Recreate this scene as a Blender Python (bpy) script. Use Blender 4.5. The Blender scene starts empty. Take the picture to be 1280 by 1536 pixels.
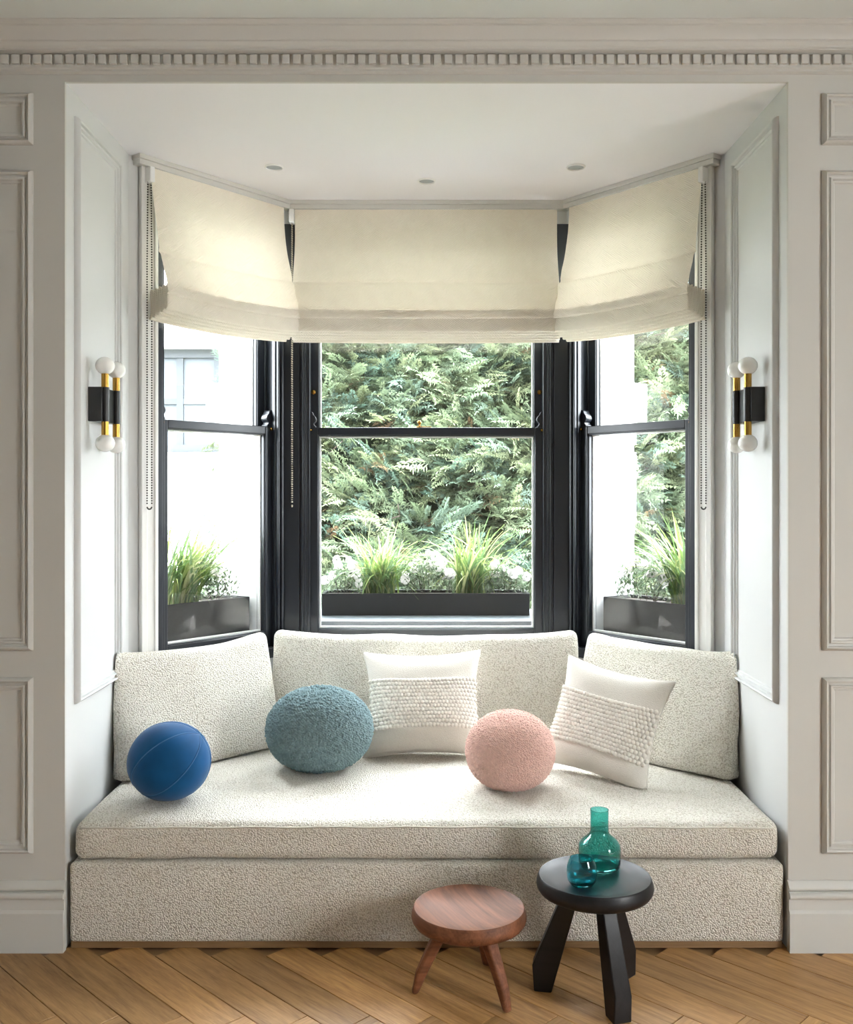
import bpy, bmesh, math, random
import numpy as np
from mathutils import Vector, Matrix, noise

random.seed(7)
rng = np.random.default_rng(7)
S = bpy.context.scene
COL = S.collection

# ------------------------------------------------------------------ camera
DIST, FPX, EYE = 3.04, 1460.0, 1.425
cam_d = bpy.data.cameras.new('camera')
cam_d.sensor_fit = 'HORIZONTAL'
cam_d.sensor_width = 36.0
cam_d.lens = 36.0 * FPX / 1280.0
cam_d.shift_y = -28.0 / 1280.0
cam_d.clip_end = 200
cam = bpy.data.objects.new('camera', cam_d)
cam.location = (0, -DIST, EYE)
cam.rotation_euler = (math.pi / 2, 0, 0)
COL.objects.link(cam)
S.camera = cam

# ------------------------------------------------------------------ sky: bright overcast
world = bpy.data.worlds.new('overcast_sky')
S.world = world
world.use_nodes = True
bg = world.node_tree.nodes['Background']
bg.inputs['Color'].default_value = (0.90, 0.96, 1.0, 1)
# overcast sky: luminance (1 + 2 sin h) / 3 from horizon to zenith
wn_ = world.node_tree
w_tc = wn_.nodes.new('ShaderNodeTexCoord')
w_sep = wn_.nodes.new('ShaderNodeSeparateXYZ')
wn_.links.new(w_tc.outputs['Generated'], w_sep.inputs[0])
w_mx = wn_.nodes.new('ShaderNodeMath')
w_mx.operation = 'MAXIMUM'
w_mx.inputs[1].default_value = 0.0
wn_.links.new(w_sep.outputs['Z'], w_mx.inputs[0])
SKY = 20.0
w_ma = wn_.nodes.new('ShaderNodeMath')
w_ma.operation = 'MULTIPLY_ADD'
w_ma.inputs[1].default_value = SKY * 2 / 3
w_ma.inputs[2].default_value = SKY / 3
wn_.links.new(w_mx.outputs[0], w_ma.inputs[0])
wn_.links.new(w_ma.outputs[0], bg.inputs['Strength'])

# daylight entering by the tall window in the right-hand wall of the room
wl = bpy.data.lights.new('room_window_light', 'AREA')
wl.shape = 'RECTANGLE'
wl.size, wl.size_y = 0.75, 1.1
wl.energy = 9.5
wl.color = (1.0, 0.84, 0.64)
wlo = bpy.data.objects.new('room_window_light', wl)
wlo.location = (3.05, -2.45, 1.5)
wlo.rotation_euler = (0, math.radians(90), 0)
COL.objects.link(wlo)

# ------------------------------------------------------------------ exposure
S.view_settings.view_transform = 'Standard'
S.view_settings.look = 'None'
S.view_settings.exposure = 1.46
S.view_settings.gamma = 1.0
S.view_settings.use_curve_mapping = False


# ================================================================== helpers
def tag(o, label=None, cat=None, group=None, kind=None):
    if label: o['label'] = label
    if cat: o['category'] = cat
    if group: o['group'] = group
    if kind: o['kind'] = kind
    return o


def empty(name, loc=(0, 0, 0), rz=0.0):
    o = bpy.data.objects.new(name, None)
    o.location = loc
    o.rotation_euler = (0, 0, rz)
    o.empty_display_size = 0.05
    COL.objects.link(o)
    return o


class MB:
    """collects plain geometry; build() links it as one mesh object"""

    def __init__(self):
        self.v, self.f = [], []

    def add(self, verts, faces, M=None):
        b = len(self.v)
        for p in verts:
            self.v.append(tuple(M @ Vector(p)) if M is not None else tuple(p))
        for f in faces:
            self.f.append(tuple(b + i for i in f))
        return self

    def box(self, x0, x1, y0, y1, z0, z1, M=None):
        vs = [(x0, y0, z0), (x1, y0, z0), (x1, y1, z0), (x0, y1, z0),
              (x0, y0, z1), (x1, y0, z1), (x1, y1, z1), (x0, y1, z1)]
        return self.add(vs, [(0, 3, 2, 1), (4, 5, 6, 7), (0, 1, 5, 4), (1, 2, 6, 5), (2, 3, 7, 6), (3, 0, 4, 7)], M)

    def prism(self, poly, z0, z1, M=None):
        n = len(poly)
        vs = [(x, y, z0) for x, y in poly] + [(x, y, z1) for x, y in poly]
        fs = [tuple(range(n))[::-1], tuple(range(n, 2 * n))]
        fs += [(i, (i + 1) % n, n + (i + 1) % n, n + i) for i in range(n)]
        return self.add(vs, fs, M)

    def lathe(self, prof, n=48, M=None, cap0=True, cap1=True):
        vs, fs = [], []
        for r, z in prof:
            for k in range(n):
                a = 2 * math.pi * k / n
                vs.append((r * math.cos(a), r * math.sin(a), z))
        for i in range(len(prof) - 1):
            for k in range(n):
                fs.append((i * n + k, i * n + (k + 1) % n, (i + 1) * n + (k + 1) % n, (i + 1) * n + k))
        if cap0: fs.append(tuple(range(n))[::-1])
        if cap1: fs.append(tuple(range((len(prof) - 1) * n, len(prof) * n)))
        return self.add(vs, fs, M)

    def tube(self, pts, r, n=8, closed=False):
        pts = [Vector(p) for p in pts]
        m = len(pts)
        rings = []
        up = Vector((0, 0, 1))
        for i in range(m):
            a = pts[(i - 1) % m] if (closed or i) else pts[i]
            b = pts[(i + 1) % m] if (closed or i < m - 1) else pts[i]
            t = (b - a).normalized()
            u = t.cross(up)
            if u.length < 1e-3: u = t.cross(Vector((1, 0, 0)))
            u.normalize()
            w = u.cross(t)
            rr = r[i] if isinstance(r, (list, tuple)) else r
            rings.append([pts[i] + (u * math.cos(2 * math.pi * k / n) + w * math.sin(2 * math.pi * k / n)) * rr for k in range(n)])
        vs = [tuple(p) for ring in rings for p in ring]
        fs = []
        for i in range(m if closed else m - 1):
            j = (i + 1) % m
            for k in range(n):
                fs.append((i * n + k, i * n + (k + 1) % n, j * n + (k + 1) % n, j * n + k))
        if not closed:
            fs.append(tuple(range(n))[::-1])
            fs.append(tuple(range((m - 1) * n, m * n)))
        return self.add(vs, fs)

    def sphere(self, c, r, nu=12, nv=8, sc=(1, 1, 1)):
        vs, fs = [], []
        vs.append((c[0], c[1], c[2] - r * sc[2]))
        for j in range(1, nv):
            t = -math.pi / 2 + math.pi * j / nv
            for i in range(nu):
                a = 2 * math.pi * i / nu
                vs.append((c[0] + r * sc[0] * math.cos(t) * math.cos(a), c[1] + r * sc[1] * math.cos(t) * math.sin(a), c[2] + r * sc[2] * math.sin(t)))
        vs.append((c[0], c[1], c[2] + r * sc[2]))
        top = len(vs) - 1
        for i in range(nu):
            k = (i + 1) % nu
            fs.append((0, 1 + k, 1 + i))
            for j in range(nv - 2):
                fs.append((1 + j * nu + i, 1 + j * nu + k, 1 + (j + 1) * nu + k, 1 + (j + 1) * nu + i))
            fs.append((1 + (nv - 2) * nu + i, 1 + (nv - 2) * nu + k, top))
        return self.add(vs, fs)

    def build(self, name, mat, parent=None, smooth=False, bevel=0, seg=2, angle=35, fix=True):
        me = bpy.data.meshes.new(name)
        me.from_pydata(self.v, [], self.f)
        me.update()
        if fix:
            bm = bmesh.new()
            bm.from_mesh(me)
            bmesh.ops.recalc_face_normals(bm, faces=bm.faces)
            bm.to_mesh(me)
            bm.free()
        return link(name, me, mat, parent, smooth, bevel, seg, angle)


def link(name, me, mat, parent=None, smooth=False, bevel=0, seg=2, angle=35):
    o = bpy.data.objects.new(name, me)
    COL.objects.link(o)
    if mat is not None and not me.materials: me.materials.append(mat)
    if parent is not None: o.parent = parent
    if smooth:
        me.polygons.foreach_set('use_smooth', [True] * len(me.polygons))
        if smooth == 'auto':
            me.set_sharp_from_angle(angle=math.radians(angle))
    if bevel:
        b = o.modifiers.new('bevel', 'BEVEL')
        b.width = bevel
        b.segments = seg
        b.limit_method = 'ANGLE'
        b.angle_limit = math.radians(40)
        me.polygons.foreach_set('use_smooth', [True] * len(me.polygons))
        me.set_sharp_from_angle(angle=math.radians(60))
    return o


def np_mesh(name, V, F, mat, parent=None, smooth=True, colors=None):
    """V (n,3), F (m,3 or 4) arrays"""
    me = bpy.data.meshes.new(name)
    k = F.shape[1]
    me.vertices.add(len(V))
    me.vertices.foreach_set('co', V.astype(np.float32).ravel())
    me.loops.add(F.size)
    me.loops.foreach_set('vertex_index', F.astype(np.int32).ravel())
    me.polygons.add(len(F))
    me.polygons.foreach_set('loop_start', np.arange(0, F.size, k, dtype=np.int32))
    me.update(calc_edges=True)
    if colors is not None:
        at = me.color_attributes.new('tone', 'FLOAT_COLOR', 'POINT')
        c = np.ones((len(V), 4), np.float32)
        c[:, :3] = colors
        at.data.foreach_set('color', c.ravel())
    return link(name, me, mat, parent, smooth)


def dup(o, name=None):
    c = o.copy()
    COL.objects.link(c)
    return c


# ------------------------------------------------------------------ materials
def new_mat(name):
    m = bpy.data.materials.new(name)
    m.use_nodes = True
    nt = m.node_tree
    return m, nt, nt.nodes['Principled BSDF']


def nd(nt, typ, **kw):
    n = nt.nodes.new(typ)
    for k, v in kw.items():
        if hasattr(n, k) and not isinstance(v, tuple): setattr(n, k, v)
        else: n.inputs[k].default_value = v
    return n


def plain(name, col, rough=0.5, metal=0.0, noise_amt=0.0, nscale=20, bump=0.0, bscale=200, spec=0.5, sheen=0.0, coords='Object', stretch=None):
    m, nt, p = new_mat(name)
    p.inputs['Base Color'].default_value = (*col, 1)
    p.inputs['Roughness'].default_value = rough
    p.inputs['Metallic'].default_value = metal
    p.inputs['Specular IOR Level'].default_value = spec
    if sheen:
        p.inputs['Sheen Weight'].default_value = sheen
        p.inputs['Sheen Roughness'].default_value = 0.4
    tc = nd(nt, 'ShaderNodeTexCoord')
    src = tc.outputs[coords]
    if stretch:
        mp = nd(nt, 'ShaderNodeMapping')
        mp.inputs['Scale'].default_value = stretch
        nt.links.new(src, mp.inputs['Vector'])
        src = mp.outputs['Vector']
    if noise_amt:
        n = nd(nt, 'ShaderNodeTexNoise')
        n.inputs['Scale'].default_value = nscale
        n.inputs['Detail'].default_value = 5
        nt.links.new(src, n.inputs['Vector'])
        mix = nd(nt, 'ShaderNodeMixRGB')
        mix.blend_type = 'MIX'
        mix.inputs[1].default_value = tuple(max(0, c * (1 - noise_amt)) for c in col) + (1,)
        mix.inputs[2].default_value = tuple(min(1, c * (1 + noise_amt)) for c in col) + (1,)
        nt.links.new(n.outputs['Fac'], mix.inputs[0])
        nt.links.new(mix.outputs[0], p.inputs['Base Color'])
    if bump:
        n = nd(nt, 'ShaderNodeTexNoise')
        n.inputs['Scale'].default_value = bscale
        n.inputs['Detail'].default_value = 3
        nt.links.new(src, n.inputs['Vector'])
        b = nd(nt, 'ShaderNodeBump')
        b.inputs['Strength'].default_value = bump
        b.inputs['Distance'].default_value = 0.002
        nt.links.new(n.outputs['Fac'], b.inputs['Height'])
        nt.links.new(b.outputs['Normal'], p.inputs['Normal'])
    return m


def boucle(name, col, dark, scale=170, dist=0.006, strength=0.9):
    """looped yarn: voronoi curls with recessed gaps"""
    m, nt, p = new_mat(name)
    p.inputs['Roughness'].default_value = 0.95
    p.inputs['Specular IOR Level'].default_value = 0.1
    tc = nd(nt, 'ShaderNodeTexCoord')
    nz = nd(nt, 'ShaderNodeTexNoise')
    nz.inputs['Scale'].default_value = scale * 0.6
    nt.links.new(tc.outputs['Object'], nz.inputs['Vector'])
    mx = nd(nt, 'ShaderNodeMixRGB')
    mx.blend_type = 'LINEAR_LIGHT'
    mx.inputs[0].default_value = 0.0035
    nt.links.new(tc.outputs['Object'], mx.inputs[1])
    nt.links.new(nz.outputs['Color'], mx.inputs[2])
    v = nd(nt, 'ShaderNodeTexVoronoi')
    v.inputs['Scale'].default_value = scale
    nt.links.new(mx.outputs[0], v.inputs['Vector'])
    r = nd(nt, 'ShaderNodeValToRGB')
    r.color_ramp.elements[0].position = 0.38
    r.color_ramp.elements[0].color = (*col, 1)
    r.color_ramp.elements[1].position = 0.85
    r.color_ramp.elements[1].color = (*dark, 1)  # gaps between loops coloured darker, standing in for their shade
    nt.links.new(v.outputs['Distance'], r.inputs['Fac'])
    nt.links.new(r.outputs['Color'], p.inputs['Base Color'])
    b = nd(nt, 'ShaderNodeBump')
    b.invert = True
    b.inputs['Strength'].default_value = strength
    b.inputs['Distance'].default_value = dist
    nt.links.new(v.outputs['Distance'], b.inputs['Height'])
    nt.links.new(b.outputs['Normal'], p.inputs['Normal'])
    return m


def wood(name, c1, c2, rough=0.35, scale=(2, 26, 26), rand=0.0, bump=0.1, spec=0.5):
    """grain runs along local x"""
    m, nt, p = new_mat(name)
    p.inputs['Roughness'].default_value = rough
    p.inputs['Specular IOR Level'].default_value = spec
    tc = nd(nt, 'ShaderNodeTexCoord')
    oi = nd(nt, 'ShaderNodeObjectInfo')
    off = nd(nt, 'ShaderNodeVectorMath', operation='SCALE')
    comb = nd(nt, 'ShaderNodeCombineXYZ')
    for i in range(3): nt.links.new(oi.outputs['Random'], comb.inputs[i])
    nt.links.new(comb.outputs[0], off.inputs[0])
    off.inputs['Scale'].default_value = 9.0
    add = nd(nt, 'ShaderNodeVectorMath', operation='ADD')
    nt.links.new(tc.outputs['Object'], add.inputs[0])
    nt.links.new(off.outputs[0], add.inputs[1])
    mp = nd(nt, 'ShaderNodeMapping')
    mp.inputs['Scale'].default_value = scale
    nt.links.new(add.outputs[0], mp.inputs['Vector'])
    n1 = nd(nt, 'ShaderNodeTexNoise')
    n1.inputs['Scale'].default_value = 1.0
    n1.inputs['Detail'].default_value = 6
    n1.inputs['Roughness'].default_value = 0.65
    n1.inputs['Distortion'].default_value = 0.6
    nt.links.new(mp.outputs[0], n1.inputs['Vector'])
    n2 = nd(nt, 'ShaderNodeTexNoise')
    n2.inputs['Scale'].default_value = 6.0
    n2.inputs['Detail'].default_value = 3
    nt.links.new(mp.outputs[0], n2.inputs['Vector'])
    mm = nd(nt, 'ShaderNodeMath', operation='MULTIPLY_ADD')
    nt.links.new(n2.outputs['Fac'], mm.inputs[0])
    mm.inputs[1].default_value = 0.35
    nt.links.new(n1.outputs['Fac'], mm.inputs[2])
    r = nd(nt, 'ShaderNodeValToRGB')
    r.color_ramp.elements[0].position = 0.45
    r.color_ramp.elements[0].color = (*c1, 1)
    r.color_ramp.elements[1].position = 0.9
    r.color_ramp.elements[1].color = (*c2, 1)
    nt.links.new(mm.outputs[0], r.inputs['Fac'])
    out = r.outputs['Color']
    if rand:
        hs = nd(nt, 'ShaderNodeHueSaturation')
        mr = nd(nt, 'ShaderNodeMapRange')
        mr.inputs['To Min'].default_value = 1 - rand
        mr.inputs['To Max'].default_value = 1 + rand
        nt.links.new(oi.outputs['Random'], mr.inputs['Value'])
        nt.links.new(mr.outputs[0], hs.inputs['Value'])
        nt.links.new(out, hs.inputs['Color'])
        out = hs.outputs['Color']
    nt.links.new(out, p.inputs['Base Color'])
    b = nd(nt, 'ShaderNodeBump')
    b.inputs['Strength'].default_value = bump
    b.inputs['Distance'].default_value = 0.001
    nt.links.new(mm.outputs[0], b.inputs['Height'])
    nt.links.new(b.outputs['Normal'], p.inputs['Normal'])
    return m


def pane_glass(name):
    """clear flat glass: sees through, mirrors by Fresnel (Schlick) on each face"""
    m, nt, p = new_mat(name)
    nt.nodes.remove(p)
    out = [n for n in nt.nodes if n.type == 'OUTPUT_MATERIAL'][0]
    g = nd(nt, 'ShaderNodeNewGeometry')
    dot = nd(nt, 'ShaderNodeVectorMath', operation='DOT_PRODUCT')
    nt.links.new(g.outputs['Incoming'], dot.inputs[0])
    nt.links.new(g.outputs['Normal'], dot.inputs[1])
    ab = nd(nt, 'ShaderNodeMath', operation='ABSOLUTE')
    nt.links.new(dot.outputs['Value'], ab.inputs[0])
    om = nd(nt, 'ShaderNodeMath', operation='SUBTRACT')
    om.inputs[0].default_value = 1.0
    nt.links.new(ab.outputs[0], om.inputs[1])
    pw = nd(nt, 'ShaderNodeMath', operation='POWER')
    nt.links.new(om.outputs[0], pw.inputs[0])
    pw.inputs[1].default_value = 5.0
    ma = nd(nt, 'ShaderNodeMath', operation='MULTIPLY_ADD')
    nt.links.new(pw.outputs[0], ma.inputs[0])
    ma.inputs[1].default_value = 0.96
    ma.inputs[2].default_value = 0.04
    tr = nd(nt, 'ShaderNodeBsdfTransparent')
    gl = nd(nt, 'ShaderNodeBsdfGlossy')
    gl.inputs['Roughness'].default_value = 0.0
    mix = nd(nt, 'ShaderNodeMixShader')
    nt.links.new(ma.outputs[0], mix.inputs[0])
    nt.links.new(tr.outputs[0], mix.inputs[1])
    nt.links.new(gl.outputs[0], mix.inputs[2])
    nt.links.new(mix.outputs[0], out.inputs['Surface'])
    return m


def cloth_translucent(name, col, trans=0.4):
    m, nt, p = new_mat(name)
    out = [n for n in nt.nodes if n.type == 'OUTPUT_MATERIAL'][0]
    p.inputs['Roughness'].default_value = 0.9
    p.inputs['Specular IOR Level'].default_value = 0.1
    tc = nd(nt, 'ShaderNodeTexCoord')
    # herringbone-like weave: wave directions swapped by large cells
    mp1 = nd(nt, 'ShaderNodeMapping')
    mp1.inputs['Rotation'].default_value = (0, math.radians(35), 0)
    mp2 = nd(nt, 'ShaderNodeMapping')
    mp2.inputs['Rotation'].default_value = (0, math.radians(-35), 0)
    ws = []
    for mp in (mp1, mp2):
        nt.links.new(tc.outputs['Object'], mp.inputs['Vector'])
        w = nd(nt, 'ShaderNodeTexWave')
        w.bands_direction = 'Z'
        w.inputs['Scale'].default_value = 48
        w.inputs['Distortion'].default_value = 1.5
        nt.links.new(mp.outputs[0], w.inputs['Vector'])
        ws.append(w)
    ck = nd(nt, 'ShaderNodeTexNoise')
    ck.inputs['Scale'].default_value = 30
    nt.links.new(tc.outputs['Object'], ck.inputs['Vector'])
    rp = nd(nt, 'ShaderNodeValToRGB')
    rp.color_ramp.elements[0].position = 0.46
    rp.color_ramp.elements[1].position = 0.54
    nt.links.new(ck.outputs['Fac'], rp.inputs['Fac'])
    mx = nd(nt, 'ShaderNodeMixRGB')
    nt.links.new(rp.outputs['Color'], mx.inputs[0])
    nt.links.new(ws[0].outputs['Color'], mx.inputs[1])
    nt.links.new(ws[1].outputs['Color'], mx.inputs[2])
    b = nd(nt, 'ShaderNodeBump')
    b.inputs['Strength'].default_value = 0.6
    b.inputs['Distance'].default_value = 0.002
    nt.links.new(mx.outputs[0], b.inputs['Height'])
    nt.links.new(b.outputs['Normal'], p.inputs['Normal'])
    p.inputs['Base Color'].default_value = (*col, 1)
    t = nd(nt, 'ShaderNodeBsdfTranslucent')
    t.inputs['Color'].default_value = (*[c * k for c, k in zip(col, (1.0, .95, .85))], 1)
    mix = nd(nt, 'ShaderNodeMixShader')
    mix.inputs[0].default_value = trans
    nt.links.new(p.outputs[0], mix.inputs[1])
    nt.links.new(t.outputs[0], mix.inputs[2])
    nt.links.new(mix.outputs[0], out.inputs['Surface'])
    return m


def leafy(name, base, rough=0.55, trans=0.25):
    """leaf colour from the 'tone' attribute times base, part translucent"""
    m, nt, p = new_mat(name)
    out = [n for n in nt.nodes if n.type == 'OUTPUT_MATERIAL'][0]
    a = nd(nt, 'ShaderNodeAttribute')
    a.attribute_name = 'tone'
    mul = nd(nt, 'ShaderNodeMixRGB')
    mul.blend_type = 'MULTIPLY'
    mul.inputs[0].default_value = 1
    mul.inputs[1].default_value = (*base, 1)
    nt.links.new(a.outputs['Color'], mul.inputs[2])
    nt.links.new(mul.outputs[0], p.inputs['Base Color'])
    p.inputs['Roughness'].default_value = rough
    p.inputs['Specular IOR Level'].default_value = 0.3
    t = nd(nt, 'ShaderNodeBsdfTranslucent')
    nt.links.new(mul.outputs[0], t.inputs['Color'])
    mix = nd(nt, 'ShaderNodeMixShader')
    mix.inputs[0].default_value = trans
    nt.links.new(p.outputs[0], mix.inputs[1])
    nt.links.new(t.outputs[0], mix.inputs[2])
    nt.links.new(mix.outputs[0], out.inputs['Surface'])
    return m


def tinted_glass(name, col, rough=0.0):
    m, nt, p = new_mat(name)
    p.inputs['Base Color'].default_value = (*col, 1)
    p.inputs['Roughness'].default_value = rough
    p.inputs['Transmission Weight'].default_value = 1.0
    p.inputs['IOR'].default_value = 1.46
    return m


M = {}
M['paint'] = plain('greige_eggshell_paint', (0.555, 0.545, 0.515), 0.55, noise_amt=0.02, nscale=3, bump=0.04, bscale=60, spec=0.3)
M['trimpaint'] = plain('greige_trim_paint', (0.575, 0.565, 0.535), 0.4, noise_amt=0.015, nscale=6, spec=0.35)
M['ceiling'] = plain('ceiling_white_paint', (0.62, 0.635, 0.62), 0.7, noise_amt=0.01, nscale=3, spec=0.2)
M['paint_lit'] = plain('niche_lit_wall_paint', (0.60, 0.605, 0.60), 0.5, noise_amt=0.012, nscale=3, bump=0.03, bscale=50, spec=0.3)  # same wall paint, niche daylight worked into a lighter, cooler colour
M['nicheceil'] = plain('niche_ceiling_paint', (0.81, 0.80, 0.83), 0.7, noise_amt=0.01, nscale=3, spec=0.2)
M['casing'] = plain('white_casing_paint', (0.74, 0.735, 0.71), 0.4, noise_amt=0.015, nscale=6, spec=0.35)
M['darkpaint'] = plain('blue_black_gloss_paint', (0.016, 0.020, 0.028), 0.28, noise_amt=0.1, nscale=10, spec=0.5)
M['bead_white'] = plain('white_glazing_bead', (0.8, 0.8, 0.8), 0.5)
M['pane'] = pane_glass('clear_window_glass')
M['blind'] = cloth_translucent('cream_woven_blind', (0.86, 0.80, 0.69), 0.125)
M['rail'] = plain('blind_rail_enamel', (0.62, 0.61, 0.57), 0.4, noise_amt=0.02)
M['plastic'] = plain('white_bracket_plastic', (0.8, 0.8, 0.78), 0.4)
M['chain'] = plain('dark_bead_chain', (0.035, 0.033, 0.03), 0.4)  # bead chain tone for the side blinds, darker than the middle one
M['chainlight'] = plain('pale_bead_chain', (0.42, 0.37, 0.28), 0.4, 0.3)
M['brass'] = plain('aged_brass', (0.45, 0.255, 0.055), 0.25, 1.0, noise_amt=0.08, nscale=30)
M['blackmetal'] = plain('satin_black_metal', (0.012, 0.012, 0.013), 0.35, 0.0, noise_amt=0.1)
M['globe'] = plain('opal_glass_globe', (0.86, 0.86, 0.84), 0.25, noise_amt=0.01, spec=0.5)
M['chrome'] = plain('brushed_steel', (0.7, 0.72, 0.73), 0.3, 1.0)
M['lens'] = plain('frosted_downlight_lens', (0.30, 0.34, 0.36), 0.3)
M['boucle'] = boucle('cream_boucle', (0.91, 0.875, 0.795), (0.60, 0.55, 0.455), scale=205, dist=0.008, strength=0.9)
M['piping'] = plain('cream_piping_cord', (0.66, 0.63, 0.55), 0.9, bump=0.4, bscale=600)
M['linen'] = plain('natural_linen', (0.66, 0.625, 0.57), 0.9, noise_amt=0.10, nscale=260, bump=0.8, bscale=320, spec=0.1)
M['knit'] = plain('cream_knitted_wool', (0.74, 0.705, 0.645), 0.95, noise_amt=0.08, nscale=120, spec=0.1)
M['velvet'] = plain('blue_velvet', (0.004, 0.066, 0.185), 0.7, noise_amt=0.35, nscale=14, bump=0.1, bscale=900, spec=0.15, sheen=0.18)
M['velvetseam'] = plain('blue_seam_thread', (0.035, 0.13, 0.29), 0.8, noise_amt=0.1)
M['teal'] = plain('teal_boucle_yarn', (0.185, 0.262, 0.280), 0.95, noise_amt=0.25, nscale=60, spec=0.1)
M['pink'] = plain('blush_boucle_yarn', (0.72, 0.49, 0.43), 0.95, noise_amt=0.18, nscale=70, spec=0.1)
M['oak'] = wood('oak_parquet', (0.25, 0.120, 0.038), (0.55, 0.315, 0.122), 0.42, (4.0, 48, 48), rand=0.24)
M['plinth'] = wood('oak_plinth', (0.20, 0.11, 0.05), (0.30, 0.18, 0.085), 0.5, (2.0, 40, 60))
M['walnut'] = wood('oiled_walnut', (0.085, 0.030, 0.014), (0.27, 0.105, 0.052), 0.5, (1.5, 26, 26), spec=0.25)
M['ebony'] = wood('black_stained_wood', (0.0035, 0.0035, 0.0045), (0.010, 0.010, 0.013), 0.40, (1.5, 40, 40), bump=0.25, spec=0.35)
M['tealglass'] = tinted_glass('teal_glass', (0.20, 0.71, 0.68))
M['tealglass2'] = tinted_glass('blue_teal_glass', (0.17, 0.63, 0.69))
M['stucco'] = plain('white_stucco', (0.82, 0.82, 0.81), 0.8, noise_amt=0.02, bump=0.1, bscale=80)
M['sillstone'] = plain('pale_stone_sill', (0.17, 0.195, 0.215), 0.5, noise_amt=0.06, nscale=40)
M['greyframe'] = plain('grey_joinery', (0.05, 0.055, 0.06), 0.6, spec=0.1)
M['darkglass'] = plain('distant_window_glass', (0.085, 0.095, 0.105), 0.7, spec=0.05)
M['granite'] = plain('black_granite', (0.009, 0.010, 0.012), 0.55, noise_amt=0.95, nscale=160, spec=0.3)
M['soil'] = plain('dark_soil', (0.03, 0.022, 0.016), 0.95, noise_amt=0.4, nscale=60, bump=0.6, bscale=90)
M['ground'] = plain('garden_ground', (0.10, 0.12, 0.06), 0.95, noise_amt=0.4, nscale=4)
M['hedge'] = leafy('conifer_foliage', (1, 1, 1), 0.6, 0.2)
M['grass'] = leafy('grass_blades', (1, 1, 1), 0.4, 0.3)
M['herb'] = leafy('grey_green_leaves', (1, 1, 1), 0.6, 0.25)
M['petal'] = plain('white_petal', (0.85, 0.81, 0.80), 0.7, noise_amt=0.05, nscale=60)
M['stamen'] = plain('yellow_stamen', (0.45, 0.33, 0.06), 0.7, noise_amt=0.1)
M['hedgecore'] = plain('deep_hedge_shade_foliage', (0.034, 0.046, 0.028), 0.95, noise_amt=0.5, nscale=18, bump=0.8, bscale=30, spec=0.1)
M['bark'] = plain('conifer_bark', (0.06, 0.045, 0.035), 0.9, noise_amt=0.3, nscale=30)

# ================================================================== layout numbers
HALF = 1.130          # half width of the opening
TOPZ = 2.710          # niche ceiling
CEIL = 2.852          # room ceiling
CORN = (1.12, 0.66)   # where side reveals meet the bay sides
BAYX, BAYY = 0.62, 1.27
SIDE = math.hypot(CORN[0] - BAYX, BAYY - CORN[1])
ANG = math.atan2(BAYY - CORN[1], CORN[0] - BAYX)
RX = 2.9              # room half width
RB = -5.2             # back wall


def struct(o, label, cat):
    return tag(o, label, cat, kind='structure')


# ================================================================== room shell
mb = MB()
mb.box(-RX - .2, -HALF, 0, .012, 0, CEIL + .2)
mb.box(HALF, RX + .2, 0, .012, 0, CEIL + .2)
mb.box(-HALF, HALF, 0, .012, TOPZ, CEIL + .2)
struct(mb.build('wall_front', M['paint']), 'greige panelled wall around the window seat opening', 'wall')
for s, nm, lb in ((-1, 'wall_reveal_left', 'pale greige reveal of the niche beside the blue velvet ball'), (1, 'wall_reveal_right', 'pale greige reveal of the niche beside the black stool')):
    mb = MB()
    x0, x1 = sorted((s * HALF, s * (HALF + .30)))
    mb.box(x0, x1, .012, CORN[1] + .05, 0, TOPZ)
    xo = sorted((s * (HALF + .25), s * (RX + .2)))
    mb.box(xo[0], xo[1], .012, .30, 0, CEIL + .2)
    struct(mb.build(nm, M['paint_lit']), lb, 'wall')
mb = MB()
mb.box(-HALF - .3, HALF + .3, .012, 2.0, TOPZ, TOPZ + .25)
struct(mb.build('ceiling_niche', M['nicheceil']), 'flat white ceiling of the bay with three downlights', 'ceiling')
mb = MB()
mb.box(-RX - .2, RX + .2, RB - .2, 0.3, CEIL, CEIL + .25)
struct(mb.build('ceiling', M['ceiling']), 'white ceiling of the room above the cornice', 'ceiling')
struct(MB().box(-RX - .2, -RX, RB, 0, 0, CEIL).build('wall_left', M['paint']), 'greige side wall of the room without window', 'wall')
struct(MB().box(-RX - .2, RX + .2, RB - .2, RB, 0, CEIL).build('wall_back', M['paint']), 'greige wall of the room opposite the window seat', 'wall')
mb = MB()
WY0, WY1, WZ0, WZ1 = -2.95, -1.95, .8, 2.2
mb.box(RX, RX + .12, RB, WY0, 0, CEIL)
mb.box(RX, RX + .12, WY1, 0, 0, CEIL)
mb.box(RX, RX + .12, WY0, WY1, 0, WZ0)
mb.box(RX, RX + .12, WY0, WY1, WZ1, CEIL)
struct(mb.build('wall_right', M['paint']), 'greige side wall of the room with an open window', 'wall')

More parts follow.
